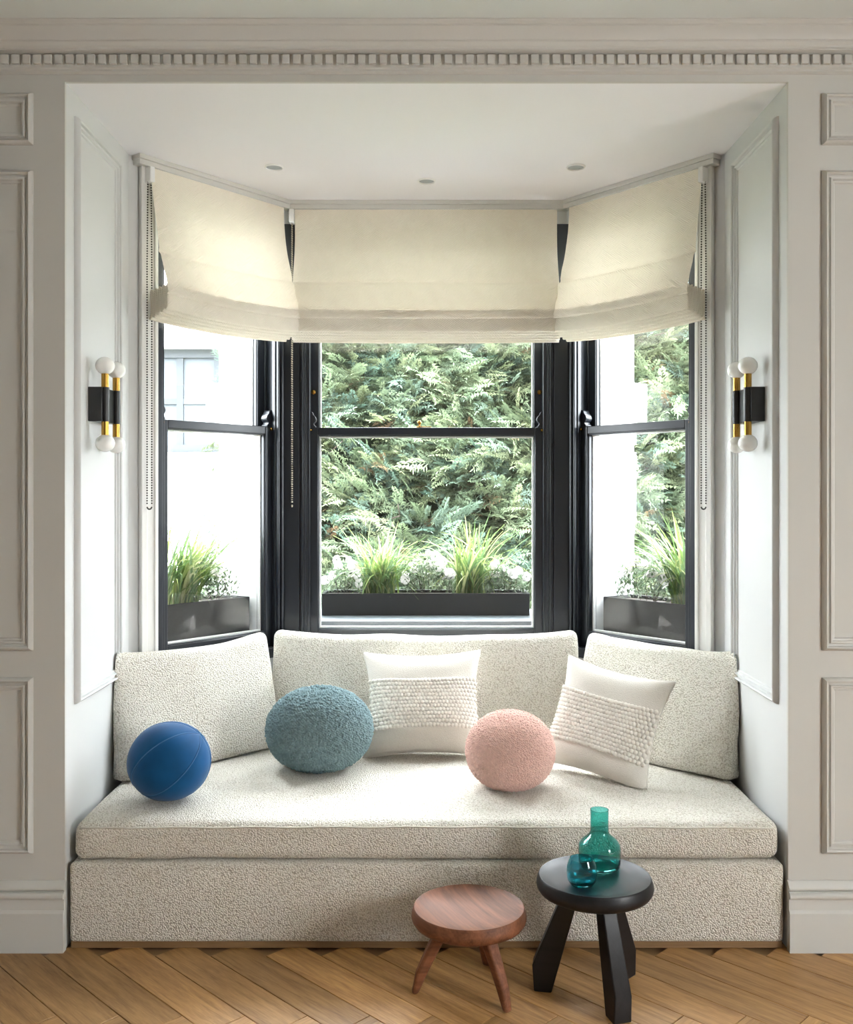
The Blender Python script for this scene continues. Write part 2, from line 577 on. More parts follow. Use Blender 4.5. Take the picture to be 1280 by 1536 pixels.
# ------------------------------------------------------------------ floor: herringbone oak
PW, PL = 0.1210, 0.6050
floor = MB().box(-RX, RX, RB, 1.3, -.06, -.012).build('floor', M['plinth'])
struct(floor, 'herringbone oak parquet floor', 'floor')
bmw = MB().box(0.0009, PL - .0009, .0009, PW - .0009, -.012, 0)
plank0 = bmw.build('plank', M['oak'], floor, bevel=0.0012, seg=1)
me_plank = plank0.data
FOX, FOY = 0.0178, -0.041
places = []
n_sl = 4
for band in range(-7, 3):
    for k in range(-60, 61):
        bx = k * PW + band * 2 * PL
        by = k * PW
        for (x, y, rot) in ((bx, by, 0.0), (bx + PW, by + PW, math.pi / 2)):
            # rotate the whole pattern by -45 degrees
            cx, cy = (x + PL / 2, y + PW / 2) if rot == 0 else (x - PW / 2, y + PL / 2)
            wx, wy = (cx + cy) / math.sqrt(2) + FOX, (cy - cx) / math.sqrt(2) + FOY
            if abs(wx) < RX - .25 and RB + .25 < wy < 0.06:
                ox, oy = (x + y) / math.sqrt(2) + FOX, (y - x) / math.sqrt(2) + FOY
                places.append((abs(wy + .3) + .12 * abs(wx), ox, oy, rot - math.pi / 4))
places.sort()
for i, (d, ox, oy, r) in enumerate(places[:290]):
    o = plank0 if i == 0 else dup(plank0)
    o.location = (ox, oy, 0)
    o.rotation_euler = (0, 0, r)
mb = MB()
for d, ox, oy, r in places[290:]:
    mb.box(.0009, PL - .0009, .0009, PW - .0009, -.012, 0, Matrix.Translation((ox, oy, 0)) @ Matrix.Rotation(r, 4, 'Z'))
tag(mb.build('plank_field', M['oak'], floor), kind='stuff')

# ------------------------------------------------------------------ baseboards, cornice
def extrude_x(prof, x0, x1):
    """prof: list of (projection towards the room, z)"""
    n = len(prof)
    vs = [(x0, -p, z) for p, z in prof] + [(x1, -p, z) for p, z in prof]
    fs = [(i, (i + 1) % n, n + (i + 1) % n, n + i) for i in range(n)] + [tuple(range(n)), tuple(range(n, 2 * n))[::-1]]
    return MB().add(vs, fs)


def arc(c, r, a0, a1, n):
    return [(c[0] + r * math.cos(math.radians(a0 + (a1 - a0) * i / n)), c[1] + r * math.sin(math.radians(a0 + (a1 - a0) * i / n))) for i in range(n + 1)]


bprof = [(0, 0), (.026, 0), (.026, .122), (.022, .128), (.018, .131), (.018, .166)] + arc((.020, .175), .010, -90, 90, 6) + [(.021, .187)] + \
        arc((.013, .197), .008, -90, 40, 5) + [(.012, .212), (.006, .217), (0, .218)]
struct(extrude_x(bprof, -RX, -HALF + .004).build('baseboard_left', M['trimpaint'], smooth='auto', angle=30), 'tall moulded greige skirting board on the side of the blue velvet ball', 'baseboard')
struct(extrude_x(bprof, HALF - .004, RX).build('baseboard_right', M['trimpaint'], smooth='auto', angle=30), 'tall moulded greige skirting board on the side of the black stool', 'baseboard')

cprof = [(0, 2.733), (.006, 2.735), (.012, 2.738), (.012, 2.744), (.018, 2.747), (.018, 2.787), (.046, 2.789), (.046, 2.793), (.053, 2.795)] + \
        [(.055, 2.799), (.062, 2.802), (.066, 2.806), (.066, 2.810)] + [(.070, 2.812), (.074, 2.820), (.082, 2.829), (.092, 2.835), (.100, 2.838), (.100, 2.842), (.108, 2.843), (.112, 2.847), (.118, 2.849), (.118, CEIL + .01), (0, CEIL + .01)]
cornice = extrude_x(cprof, -RX, RX).build('trim_1', M['trimpaint'], smooth='auto', angle=25)
struct(cornice, 'plaster cornice with a row of dentils under the ceiling', 'cornice')
d0 = MB().box(-.0118, .0118, -.030, -.016, 2.755, 2.7835).build('dentil', M['trimpaint'], cornice, bevel=.0012, seg=1)
DP = .0335
for i in range(-86, 87):
    o = d0 if i == -86 else dup(d0)
    o.location.x = i * DP
    o.parent = cornice


# ------------------------------------------------------------------ panel mouldings
def moulding(name, x0, x1, z0, z1, mat, prof=None):
    """rectangular applied moulding in the local xz plane, facing -y"""
    prof = prof or [(0, 0), (0, .004), (.004, .010), (.009, .013), (.013, .011), (.015, .005), (.021, .0045), (.024, .009), (.029, .009), (.032, .004), (.037, .0035), (.040, 0)]
    vs, fs = [], []
    n = len(prof)
    for cx, cz, sx, sz in ((x0, z0, 1, 1), (x1, z0, -1, 1), (x1, z1, -1, -1), (x0, z1, 1, -1)):
        for i, h in prof:
            vs.append((cx + sx * i, -h * 1.45, cz + sz * i))
    for c in range(4):
        d = (c + 1) % 4
        for i in range(n - 1):
            fs.append((c * n + i, d * n + i, d * n + i + 1, c * n + i + 1))
        fs.append((c * n + n - 1, d * n + n - 1, d * n, c * n))
    return MB().add(vs, fs).build(name, mat, smooth='auto', angle=25)


tn = 2
for s, wd in ((-1, 'left'), (1, 'right')):
    for (z0, z1, lb) in ((2.512, 2.673, 'short panel moulding just below the cornice'), (.935, 2.431, 'tall middle panel moulding'), (.302, .850, 'low panel moulding above the skirting')):
        x0, x1 = sorted((s * 1.228, s * 2.5))
        if s > 0: x0 = 1.235
        o = moulding('trim_%d' % tn, x0, x1, z0, z1, M['trimpaint'])
        struct(o, 'greige ' + lb + (' on the wall side of the blue ball' if s < 0 else ' on the wall side of the black stool'), 'moulding')
        tn += 1
for s, wd in ((-1, 'blue velvet ball'), (1, 'black stool')):
    if s < 0:
        o = moulding('trim_%d' % tn, .08, .525, .749, 2.634, M['paint_lit'])
        o.location = (-HALF, 0, 0)
        o.rotation_euler = (0, 0, math.pi / 2)
    else:
        o = moulding('trim_%d' % tn, -.525, -.08, .749, 2.634, M['paint_lit'])
        o.location = (HALF, 0, 0)
        o.rotation_euler = (0, 0, -math.pi / 2)
    struct(o, 'pale greige tall panel moulding on the niche reveal by the ' + wd, 'moulding')
    tn += 1

# ------------------------------------------------------------------ bay walls and windows
W_SILL, W_HEAD, W_MEET = 0.74, 2.615, 1.718
WD_OUT = 0.41


def bay_matrix(i):
    """0 left, 1 centre, 2 right: local x along the wall (to the right seen from inside), y outward"""
    if i == 1: return Matrix.Translation((0, BAYY, 0))
    mx = (CORN[0] + BAYX) / 2
    my = (CORN[1] + BAYY) / 2
    s = -1 if i == 0 else 1
    return Matrix.Translation((s * mx, my, 0)) @ Matrix.Rotation(-s * ANG, 4, 'Z')


# for a side wall the window centre is shifted towards the far end
SHIFT = 0.4375 - SIDE / 2
bay_lab = {0: 'the grass planter', 1: 'the hedge', 2: 'the white pier and hedge'}
for i in range(3):
    Mx = bay_matrix(i)
    half = SIDE / 2 if i != 1 else BAYX
    mb = MB()
    ex0, ex1 = -half, half
    if i == 0: ex0 -= .25
    if i == 2: ex1 += .25
    mb.box(ex0, ex1, 0, .30, 0, W_SILL, Mx)
    mb.box(ex0, ex1, 0, .41, W_HEAD, TOPZ + .02, Mx)
    if i == 0: mb.box(ex0, SHIFT - .334, 0, .41, W_SILL, W_HEAD, Mx)
    if i == 2: mb.box(-SHIFT + .334, ex1, 0, .41, W_SILL, W_HEAD, Mx)
    o = mb.build(('wall_bay_left', 'wall_bay_centre', 'wall_bay_right')[i], M['paint_lit'])
    struct(o, 'pale bay wall around the window looking on ' + bay_lab[i], 'wall')


def loop_box(mb, x0, x1, z0, z1, wl, wr, wb, wt, y0, y1):
    """a rectangular frame of four members"""
    mb.box(x0, x0 + wl, y0, y1, z0, z1)
    mb.box(x1 - wr, x1, y0, y1, z0, z1)
    mb.box(x0 + wl, x1 - wr, y0, y1, z0, z0 + wb)
    mb.box(x0 + wl, x1 - wr, y0, y1, z1 - wt, z1)


HORN = [(0, 0), (.030, 0), (.031, .006), (.024, .012), (.022, .018), (.030, .026), (.034, .036), (.030, .048), (.020, .058), (.018, .066), (.013, .072), (.0, .074)]


def sash_window(idx, name, label, hw, cx, xl, xr):
    """hw: half width between the jambs; the sashes are hung inside them"""
    root = empty(name, (0, 0, 0))
    root.matrix_world = bay_matrix(idx) @ Matrix.Translation((cx, 0, 0))
    struct(root, label, 'window')
    fr = MB()
    # box frame: jamb linings, head, sill, staff and parting beads
    for s in (-1, 1):
        a, b = sorted((s * hw, s * (hw + .032)))
        fr.box(a, b, .0, .14, W_SILL, W_HEAD)
        a, b = sorted((s * (hw - .012), s * hw))
        fr.box(a, b, .004, .026, W_SILL, W_HEAD)
        a, b = sorted((s * (hw - .009), s * hw))
        fr.box(a, b, .074, .080, W_SILL, W_HEAD)
    fr.box(-hw - .03, hw + .03, 0, .14, W_HEAD - .03, W_HEAD + .012)
    fr.box(-hw - .03, hw + .03, -.012, .14, W_SILL - .03, W_SILL + .012)
    fr.build('frame', M['darkpaint'], root, bevel=.002)
    # lower sash (room side)
    lo = MB()
    st = .045
    loop_box(lo, -hw + .001, hw - .001, W_SILL + .012, W_MEET, st, st, .066, .034, .028, .072)
    # stepped moulding around the glass
    loop_box(lo, -hw + st - .002, hw - st + .002, W_SILL + .076, W_MEET - .032, .007, .007, .007, .007, .034, .064)
    los = lo.build('lower_sash', M['darkpaint'], root, bevel=.0025)
    gx, gz0, gz1 = hw - st, W_SILL + .078, W_MEET - .034
    p = MB().box(-gx, gx, .049, .053, gz0, gz1).build('pane', M['pane'], los)
    b = MB()
    loop_box(b, -gx + .004, gx - .004, gz0 + .004, gz1 - .004, .007, .007, .007, .007, .056, .071)
    b.build('glazing_bead', M['bead_white'], los)
    hm = MB()
    for s in (-1, 1):
        h = MB()
        poly = [(s * (-hw + .004 + x), z) for x, z in HORN]
        n = len(poly)
        vs = [(x, .030, W_MEET + z) for x, z in poly] + [(x, .068, W_MEET + z) for x, z in poly]
        fs = [tuple(range(n)), tuple(range(n, 2 * n))[::-1]] + [(k, (k + 1) % n, n + (k + 1) % n, n + k) for k in range(n)]
        h.add(vs, fs).build('horn', M['darkpaint'], los, bevel=.0015)
        pin = MB()
        Mp = Matrix.Translation((s * (hw - .012), .022, W_MEET - .012)) @ Matrix.Rotation(math.pi / 2, 4, 'Y')
        pin.lathe([(.003, -.010), (.0055, -.009), (.0055, .004), (.003, .006), (.004, .010)], 10, Mp)
        pin.build('brass_pin', M['brass'], los, smooth='auto')
    # upper sash (outer track)
    up = MB()
    loop_box(up, -hw + .001, hw - .001, W_MEET - .034, W_HEAD - .03, st - .002, st - .002, .034, .05, .082, .126)
    loop_box(up, -hw + st - .004, hw - st + .004, W_MEET - .002, W_HEAD - .078, .006, .006, .004, .006, .088, .118)
    ups = up.build('upper_sash', M['darkpaint'], root, bevel=.0025)
    ux = hw - st + .002
    MB().box(-ux, ux, .103, .107, W_MEET, W_HEAD - .08).build('pane', M['pane'], ups)
    b = MB()
    loop_box(b, -ux + .003, ux - .003, W_MEET + .001, W_HEAD - .083, .006, .006, .003, .006, .110, .125)
    b.build('glazing_bead', M['bead_white'], ups)
    if idx == 1:
        for s in (-1, 1):
            kb = MB()
            Mk = Matrix.Translation((s * (hw - .020), .082, 1.881)) @ Matrix.Rotation(math.pi / 2, 4, 'X')
            kb.lathe([(.010, 0), (.010, .003), (.007, .004), (.007, .008), (.0085, .010), (.0085, .014), (.004, .016)], 14, Mk)
            kb.build('sash_stop_knob', M['brass'], ups, smooth='auto')
        fb = MB()
        fb.box(-.045, .02, .040, .066, W_MEET, W_MEET + .006)
        fb.lathe([(.004, W_MEET + .006), (.004, W_MEET + .016), (.008, W_MEET + .02), (.009, W_MEET + .027), (.005, W_MEET + .033)], 12, Matrix.Translation((-.032, .052, 0)))
        fb.build('sash_fastener', M['brass'], los, bevel=.001)
    else:
        lf = MB()
        lf.box(-.02, .02, .016, .028, W_SILL + .035, W_SILL + .055)
        lf.box(-.02, .02, .010, .016, W_SILL + .050, W_SILL + .055)
        lf.build('sash_lift', M['brass'], los, bevel=.001)
    return root


w1 = sash_window(0, 'window_1', 'dark painted side sash window looking on the white house', .300, SHIFT, 0, 0)
w2 = sash_window(1, 'window_2', 'wide dark painted sash window looking straight on the hedge', .530, 0, 0, 0)
w3 = sash_window(2, 'window_3', 'dark painted side sash window looking on white pier and hedge', .300, -SHIFT, 0, 0)

# corner mullion posts of the bay (dark), with lining beads, parts of the middle window
def side_pt(s, x, o):
    """plan point on the side bay wall: x measured from the reveal corner, o outward"""
    ux, uy = math.cos(ANG), math.sin(ANG)
    return (s * (CORN[0] - x * ux + o * uy), CORN[1] + x * uy + o * ux)


for s in (-1, 1):
    poly = [side_pt(s, .765, 0), (s * .632, 1.258), (s * .562, 1.258), (s * .562, 1.40), side_pt(s, .765, .14)]
    post = MB().prism(poly, W_SILL, W_HEAD).build('mullion_post', M['darkpaint'], None, bevel=.002)
    post.parent = w2
    post.matrix_parent_inverse = w2.matrix_world.inverted() if False else Matrix.Translation((0, -BAYY, 0))
    bd = MB()
    for (xa, w_, pr) in ((.555, .010, .014), (.543, .006, .008)):
        x0, x1 = sorted((s * (xa - w_), s * xa))
        bd.box(x0, x1, -pr, .002, W_SILL, W_HEAD)
    bo = bd.build('staff_bead', M['darkpaint'], w2, bevel=.002)
    # matching bead on the side window
    wn = w1 if s < 0 else w3
    bd = MB()
    for (xa, w_, pr) in ((.730, .010, .012), (.7445, .012, .018)):
        lx = xa - .4375
        x0, x1 = sorted((-s * lx, -s * (lx + w_)))
        bd.box(x0, x1, -pr, .002, W_SILL, W_HEAD)
    bd.build('staff_bead', M['darkpaint'], wn, bevel=.002)
    # pale casing next to the reveal
    cs = MB()
    for (xa, xb, pr) in ((.026, .100, .016), (.026, .052, .026), (.088, .104, .022)):
        x0, x1 = sorted((-s * (xa - .4375), -s * (xb - .4375)))
        cs.box(x0, x1, -pr, 0, 0.4, TOPZ - .036)
    cs.build('casing', M['casing'], wn, bevel=.003)

# white stone piers outside the corner posts and stone sills
for s, lb in ((-1, 'white stone pier outside between the hedge window and the house window'), (1, 'white stone pier outside beside the hedge')):
    poly = [(s * .545, 1.40), (s * .545, 1.68), side_pt(s, .74, .41), side_pt(s, .74, .13)]
    struct(MB().prism(poly, .3, 3.4).build('wall_pier_left' if s < 0 else 'wall_pier_right', M['stucco'], bevel=.004), lb, 'wall')
    poly = [side_pt(s, .74, .13), side_pt(s, .74, .50), side_pt(s, .10, .50), side_pt(s, .10, .13)]
    struct(MB().prism(poly, .66, .800).build('trim_%d' % tn, M['sillstone'], bevel=.004), 'pale stone sill under the planter beside the ' + ('white house' if s < 0 else 'white pier'), 'sill')
    tn += 1
struct(MB().box(-.545, .545, 1.405, 1.86, .66, .842).build('trim_%d' % tn, M['sillstone'], bevel=.004), 'pale stone sill under the flower planter before the hedge', 'sill')
tn += 1

# ================================================================== window seat
def rounded_box(w, d, h, r, nc=5, nm=10, bulge=(0, 0, 0), wob=0.0, seed=0, fn=None):
    """w,d,h full sizes, centred; soft edges of radius r; bulge per axis"""
    def ax(L):
        a = [-L / 2 + r * (1 - math.cos(math.pi / 2 * k / nc)) for k in range(nc)]
        nmx = max(2, int(nm * L))
        m = [-L / 2 + r + (L - 2 * r) * k / nmx for k in range(nmx + 1)]
        return a + m + [-x for x in a[::-1]]
    X, Y, Z = ax(w), ax(d), ax(h)
    idx, V, F = {}, [], []

    def vid(p):
        k = tuple(round(c, 6) for c in p)
        if k not in idx:
            idx[k] = len(V)
            V.append(p)
        return idx[k]
    def face(A, B, mk):
        for i in range(len(A) - 1):
            for j in range(len(B) - 1):
                F.append(tuple(vid(mk(a, b)) for a, b in ((A[i], B[j]), (A[i + 1], B[j]), (A[i + 1], B[j + 1]), (A[i], B[j + 1]))))
    for s in (-1, 1):
        face(X, Y, lambda a, b: (a, b, s * h / 2))
        face(X, Z, lambda a, b: (a, s * d / 2, b))
        face(Y, Z, lambda a, b: (s * w / 2, a, b))
    out = []
    for p in V:
        q = [max(-(L / 2 - r), min(L / 2 - r, c)) for c, L in zip(p, (w, d, h))]
        e = Vector([a - b for a, b in zip(p, q)])
        if e.length > 1e-9: e = e.normalized() * r
        v = Vector(q) + e
        u = [2 * c / L for c, L in zip(v, (w, d, h))]
        fx = max(0, 1 - u[0] ** 2); fy = max(0, 1 - u[1] ** 2); fz = max(0, 1 - u[2] ** 2)
        v.x += bulge[0] * (fy * fz) * (1 if v.x > 0 else -1) * min(1, abs(u[0]) ** 4)
        v.y += bulge[1] * (fx ** .5 * fz ** .7) * (1 if v.y > 0 else -1) * min(1, abs(u[1]) ** 2)
        v.z += bulge[2] * (fx ** .5 * fy ** .7) * (1 if v.z > 0 else -1) * min(1, abs(u[2]) ** 2)
        if wob:
            nv = noise.noise_vector(Vector((v.x * 5 + seed, v.y * 5, v.z * 5 - seed)))
            v += nv * wob
        if fn: v = fn(v)
        out.append(tuple(v))
    return MB().add(out, F)


def bay_taper(v):
    v.z = max(v.z, -.0595)
    y = v.y + .49
    if y > CORN[1] - .02:
        hwid = CORN[0] - .005 - (y - CORN[1] + .02) / (BAYY - CORN[1]) * (CORN[0] - BAYX)
        v.x *= hwid / 1.115
    return v


seat = empty('window_seat_base', (0, 0, 0))
tag(seat, 'cream boucle upholstered base of the built-in window seat', 'seat base')
o = rounded_box(2.238, 1.10, .246, .014, 4, 6, (0, .004, 0), .002).build('base', M['boucle'], seat, smooth=True)
o.location = (0, .553, .143)
MB().box(-1.115, 1.115, .012, .035, 0, .021).build('plinth', M['plinth'], seat)

SC = empty('seat_cushion', (0, .49, .268))
tag(SC, 'long cream boucle mattress cushion lying on the window seat base', 'cushion')
o = rounded_box(2.225, .945, .120, .034, 6, 16, (0, .004, .012), .004, 3, bay_taper).build('cushion_body', M['boucle'], SC, smooth=True)
o.location = (0, 0, .061)
pts = [(-1.09 + 2.18 * k / 80, -.470 - .003 * math.sin(math.pi * k / 80), .1045 + .004 * math.sin(math.pi * k / 80) + .0012 * math.sin(k * .7)) for k in range(81)]
MB().tube(pts, .0030, 6).build('piping', M['piping'], SC, smooth=True)


def back_cushion(label, w, h, d, loc, yaw, tilt, roll=0.0, seed=0):
    root = empty('back_cushion', loc)
    root.rotation_euler = (math.radians(tilt), math.radians(roll), math.radians(yaw))
    tag(root, label, 'cushion', 'back cushions of the window seat')

    def shape(v):
        # corners drawn up, top edge dipping a little between them
        ux = 2 * v.x / w
        uz = (v.z / h) + .5
        v.z += .016 * (abs(ux) ** 4) * uz ** 2 - .014 * (1 - ux * ux) * uz ** 3
        v.x += (.008 if v.x > 0 else -.008) * (uz - .5)
        return v
    R0 = Matrix.Translation(loc) @ root.rotation_euler.to_matrix().to_4x4()
    W = R0 @ Matrix.Translation((0, d / 2, h / 2))
    ux_, uy_ = math.cos(ANG), math.sin(ANG)

    def clampw(p):
        # pressed against reveal, bay wall and the seat below
        sx = 1 if p.x > 0 else -1
        p.x = sx * min(abs(p.x), HALF - .008)
        if p.y > CORN[1] - .4:
            o_ = (abs(p.x) - CORN[0]) * uy_ + (p.y - CORN[1]) * ux_
            if o_ > -.034:
                p.x -= sx * (o_ + .034) * uy_
                p.y -= (o_ + .034) * ux_
        p.y = min(p.y, BAYY - .022)
        p.z = max(p.z, .402)
        return p

    def squash(v):
        return W.inverted() @ clampw(W @ shape(v))
    b = rounded_box(w, d, h, .034, 6, 22, (.006, .022, .006), .010, seed, squash).build('cushion_body', M['boucle'], root, smooth=True)
    b.location = (0, d / 2, h / 2)
    for s in (-1, 1):
        p = []
        x0 = s * (w / 2 - .004)
        for k in range(41):
            t = k / 40
            z = .03 + (h - .05) * t
            p.append(Vector((x0 + s * .008 * (t - .5) + s * .002 * math.sin(7 * t + seed), .024 - .006 * math.sin(math.pi * t), z)))
        p = [R0.inverted() @ clampw(R0 @ q) for q in p]
        MB().tube(p, .0028, 6).build('seam', M['piping'], root, smooth=True)
    return root


back_cushion('cream boucle back cushion behind the blue velvet ball', .715, .462, .150, (-.822, .650, .398), 46.5, -14, 0, 1)
back_cushion('long cream boucle back cushion under the hedge window', 1.275, .452, .150, (-.005, .955, .398), 0, -12, 0, 5)
back_cushion('cream boucle back cushion behind the tilted pillow', .715, .462, .150, (.824, .662, .398), -46.5, -14, 0, 9)


# ------------------------------------------------------------------ throw pillows with knitted band
def pillow_pt(u, v, w, h, t, side):
    """u,v in -1..1 ; side -1 front +1 back"""
    pin = .085
    x = u * w / 2 * (1 - pin * (1 - v * v) * 1.6)
    z = v * h / 2 * (1 - pin * (1 - u * u) * 1.3)
    prof = max(0, (1 - u ** 4)) ** .6 * max(0, (1 - v ** 4)) ** .6
    y = side * t / 2 * prof
    # belly sags to the bottom
    y *= 1.0 - .18 * v
    return Vector((x, y, z))


def throw_pillow(label, w, h, t, loc, rot, seed):
    root = empty('throw_pillow', loc)
    root.rotation_euler = rot
    tag(root, label, 'pillow', 'linen pillows with a knitted band')
    PW_ = Matrix.Translation(loc) @ root.rotation_euler.to_matrix().to_4x4()
    PWi_ = PW_.inverted()
    n = 40
    vs, fs = [], []
    for side in (-1, 1):
        for i in range(n + 1):
            for j in range(n + 1):
                a, b = -1 + 2 * i / n, -1 + 2 * j / n
                # denser near the rim
                a, b = math.sin(a * math.pi / 2), math.sin(b * math.pi / 2)
                p = pillow_pt(a, b, w, h, t, side)
                low = max(0, -b - .3)
                wr = noise.noise(Vector((p.x * 9 + seed, p.z * 9, side * 3.0)))
                p.y += (.006 * wr + .012 * low * noise.noise(Vector((p.x * 16 + seed, p.z * 22, 1.0 + side)))) * max(0, 1 - max(abs(a), abs(b)) ** 6)
                q = PW_ @ Vector((p.x, p.y, p.z + h / 2))
                q.z = max(q.z, .4025)
                vs.append(tuple(PWi_ @ q))
    N = (n + 1) ** 2
    for i in range(n):
        for j in range(n):
            q = (i * (n + 1) + j, (i + 1) * (n + 1) + j, (i + 1) * (n + 1) + j + 1, i * (n + 1) + j + 1)
            fs.append(q)
            fs.append(tuple(N + k for k in q[::-1]))
    me = bpy.data.meshes.new('cover')
    me.from_pydata(vs, [], fs)
    bm = bmesh.new()
    bm.from_mesh(me)
    bmesh.ops.remove_doubles(bm, verts=bm.verts, dist=.0004)
    bmesh.ops.recalc_face_normals(bm, faces=bm.faces)
    bm.to_mesh(me)
    bm.free()
    link('cover', me, M['linen'], root, True)
    # knitted band: rows of plump stitches wrapped over the front
    kb = MB()
    rows, cols = 13, 30
    ub = MB().sphere((0, 0, 0), 1, 7, 5)
    for r in range(rows):
        v = .40 - .92 * r / (rows - 1)
        for c in range(cols + 1):
            u = -.985 + 1.97 * (c + (.5 if r % 2 else 0)) / (cols + .5)
            p = pillow_pt(u, v, w, h, t, -1)
            q = pillow_pt(min(1, u + .02), v, w, h, t, -1) - pillow_pt(u - .02, v, w, h, t, -1)
            ang = math.atan2(q.y, q.x)
            Mt = Matrix.Translation((p.x, p.y - .003, p.z + h / 2)) @ Matrix.Rotation(ang, 4, 'Z') @ Matrix.Rotation(random.uniform(-.35, .35), 4, 'Y') @ Matrix.Diagonal((.0094 * random.uniform(.9, 1.15), .0085, .0088 * random.uniform(.9, 1.12), 1))
            kb.add(ub.v, ub.f, Mt)
    k = kb.build('knitted_band', M['knit'], root, smooth=True, fix=False)
    tag(k, 'band of knobbly cream knitting', kind='stuff')
    # piped edge round the rim
    pts = [pillow_pt(u, v, w, h, t, 1) for u, v in
           [(-1 + 2 * k / 30, -1) for k in range(30)] + [(1, -1 + 2 * k / 30) for k in range(30)] + [(1 - 2 * k / 30, 1) for k in range(30)] + [(-1, 1 - 2 * k / 30) for k in range(30)]]
    rim = [PW_ @ Vector((p.x, p.y, p.z + h / 2)) for p in pts]
    for q in rim: q.z = max(q.z, .405)
    MB().tube([PWi_ @ q for q in rim], .0022, 6, True).build('edge_seam', M['linen'], root, smooth=True)
    return root


throw_pillow('cream linen pillow with knitted band standing upright beside the teal ball', .480, .425, .135, (-.008, .722, .402), (math.radians(-25), math.radians(-1), math.radians(1)), 2)
throw_pillow('cream linen pillow with knitted band leaning askew beside the pink ball', .440, .412, .130, (.590, .462, .400), (math.radians(-20), math.radians(7), math.radians(-38)), 11)


# ------------------------------------------------------------------ ball cushions
def ball_points(n, seed):
    i = np.arange(n) + .5
    ph = np.arccos(1 - 2 * i / n)
    th = np.pi * (1 + 5 ** .5) * i + seed
    return np.stack([np.cos(th) * np.sin(ph), np.sin(th) * np.sin(ph), np.cos(ph)], 1)


def ico(sub=0):
    bm = bmesh.new()
    bmesh.ops.create_icosphere(bm, subdivisions=max(1, sub), radius=1)
    v = np.array([tuple(x.co) for x in bm.verts])
    f = np.array([[x.index for x in q.verts] for q in bm.faces])
    bm.free()
    return v, f


def boucle_ball(label, name, loc, r, hh, mat, n, size, seed, dimple=0.0):
    root = empty(name, loc)
    tag(root, label, 'ball cushion', 'round ball cushions on the seat')
    def shp(P):
        # squashed ball, flattened where it rests
        z = P[:, 2]
        k = np.where(z < 0, 1.0 + .10 * z * z, 1.0)
        d = 1 - dimple * np.exp(-((P[:, 0] ** 2 + P[:, 1] ** 2) / .025)) * (z > 0)
        x = P[:, 0] * r * k
        y = P[:, 1] * r * k
        zz = np.where(z < -.9, -.9 + (z + .9) * .35, z)
        return np.stack([x, y, hh * .965 + zz * hh * d], 1)
    bv, bf = ico(5)
    np_mesh('ball_core', shp(bv), bf, mat, root)
    P = ball_points(n, seed)
    P += rng.normal(0, .006, P.shape)
    P /= np.linalg.norm(P, axis=1)[:, None]
    C = shp(P)
    iv, jf = ico(1)
    nrm = P / np.array([r, r, hh]) ** 1
    nrm /= np.linalg.norm(nrm, axis=1)[:, None]
    C = C + nrm * rng.uniform(-.002, .0022, (n, 1)) * (size / .004)
    C = C[C[:, 2] > size * 0.6]
    m = len(C)
    sc = rng.uniform(.75, 1.25, (m, 1, 3)) * size
    V = (C[:, None, :] + iv[None] * sc).reshape(-1, 3)
    F = (jf[None] + (np.arange(m) * len(iv))[:, None, None]).reshape(-1, 3)
    k = np_mesh('yarn_loops', V, F, mat, root)
    tag(k, 'curly looped yarn pile', kind='stuff')
    return root


boucle_ball('teal grey boucle ball cushion beside the upright pillow', 'boucle_ball', (-.400, .600, .400), .196, .152, M['teal'], 7500, .0058, .3, .16)
boucle_ball('blush pink boucle ball cushion before the askew pillow', 'boucle_ball', (.292, .355, .402), .152, .133, M['pink'], 8500, .0046, 1.1, .05)

vb = empty('velvet_ball', (-.865, .235, .399))
tag(vb, 'blue velvet ball cushion with stitched panels before the back cushion', 'ball cushion', 'round ball cushions on the seat')
R1, HH1 = .1385, .130
axis = Vector((.72, .10, .68)).normalized()
Q = Vector((0, 0, 1)).rotation_difference(axis).to_matrix()
vs, fs = [], []
nu, nv = 144, 72
for j in range(nv + 1):
    t = math.pi * j / nv
    for i in range(nu):
        a = 2 * math.pi * i / nu
        near = min(abs(((a + math.pi / 6) % (math.pi / 3)) - math.pi / 6), 1) * math.sin(t)
        g = 1 - .014 * math.exp(-(near / .035) ** 2) - .006 * math.exp(-(near / .2) ** 2)
        p = Q @ Vector((math.sin(t) * math.cos(a), math.sin(t) * math.sin(a), math.cos(t))) * g
        zz = p.z if p.z > -.9 else -.9 + (p.z + .9) * .35
        vs.append((p.x * R1, p.y * R1, HH1 * .965 + zz * HH1))
for j in range(nv):
    for i in range(nu):
        fs.append((j * nu + i, (j + 1) * nu + i, (j + 1) * nu + (i + 1) % nu, j * nu + (i + 1) % nu))
MB().add(vs, fs).build('velvet_cover', M['velvet'], vb, smooth=True)
for k in range(6):
    a = k * math.pi / 3
    pts = []
    for j in range(1, 48):
        t = math.pi * j / 48
        p = Q @ Vector((math.sin(t) * math.cos(a), math.sin(t) * math.sin(a), math.cos(t))) * .988
        if p.z < -.88: continue
        pts.append((p.x * R1, p.y * R1, HH1 * .965 + p.z * HH1))
    MB().tube(pts, .0019, 5).build('seam', M['velvetseam'], vb, smooth=True)

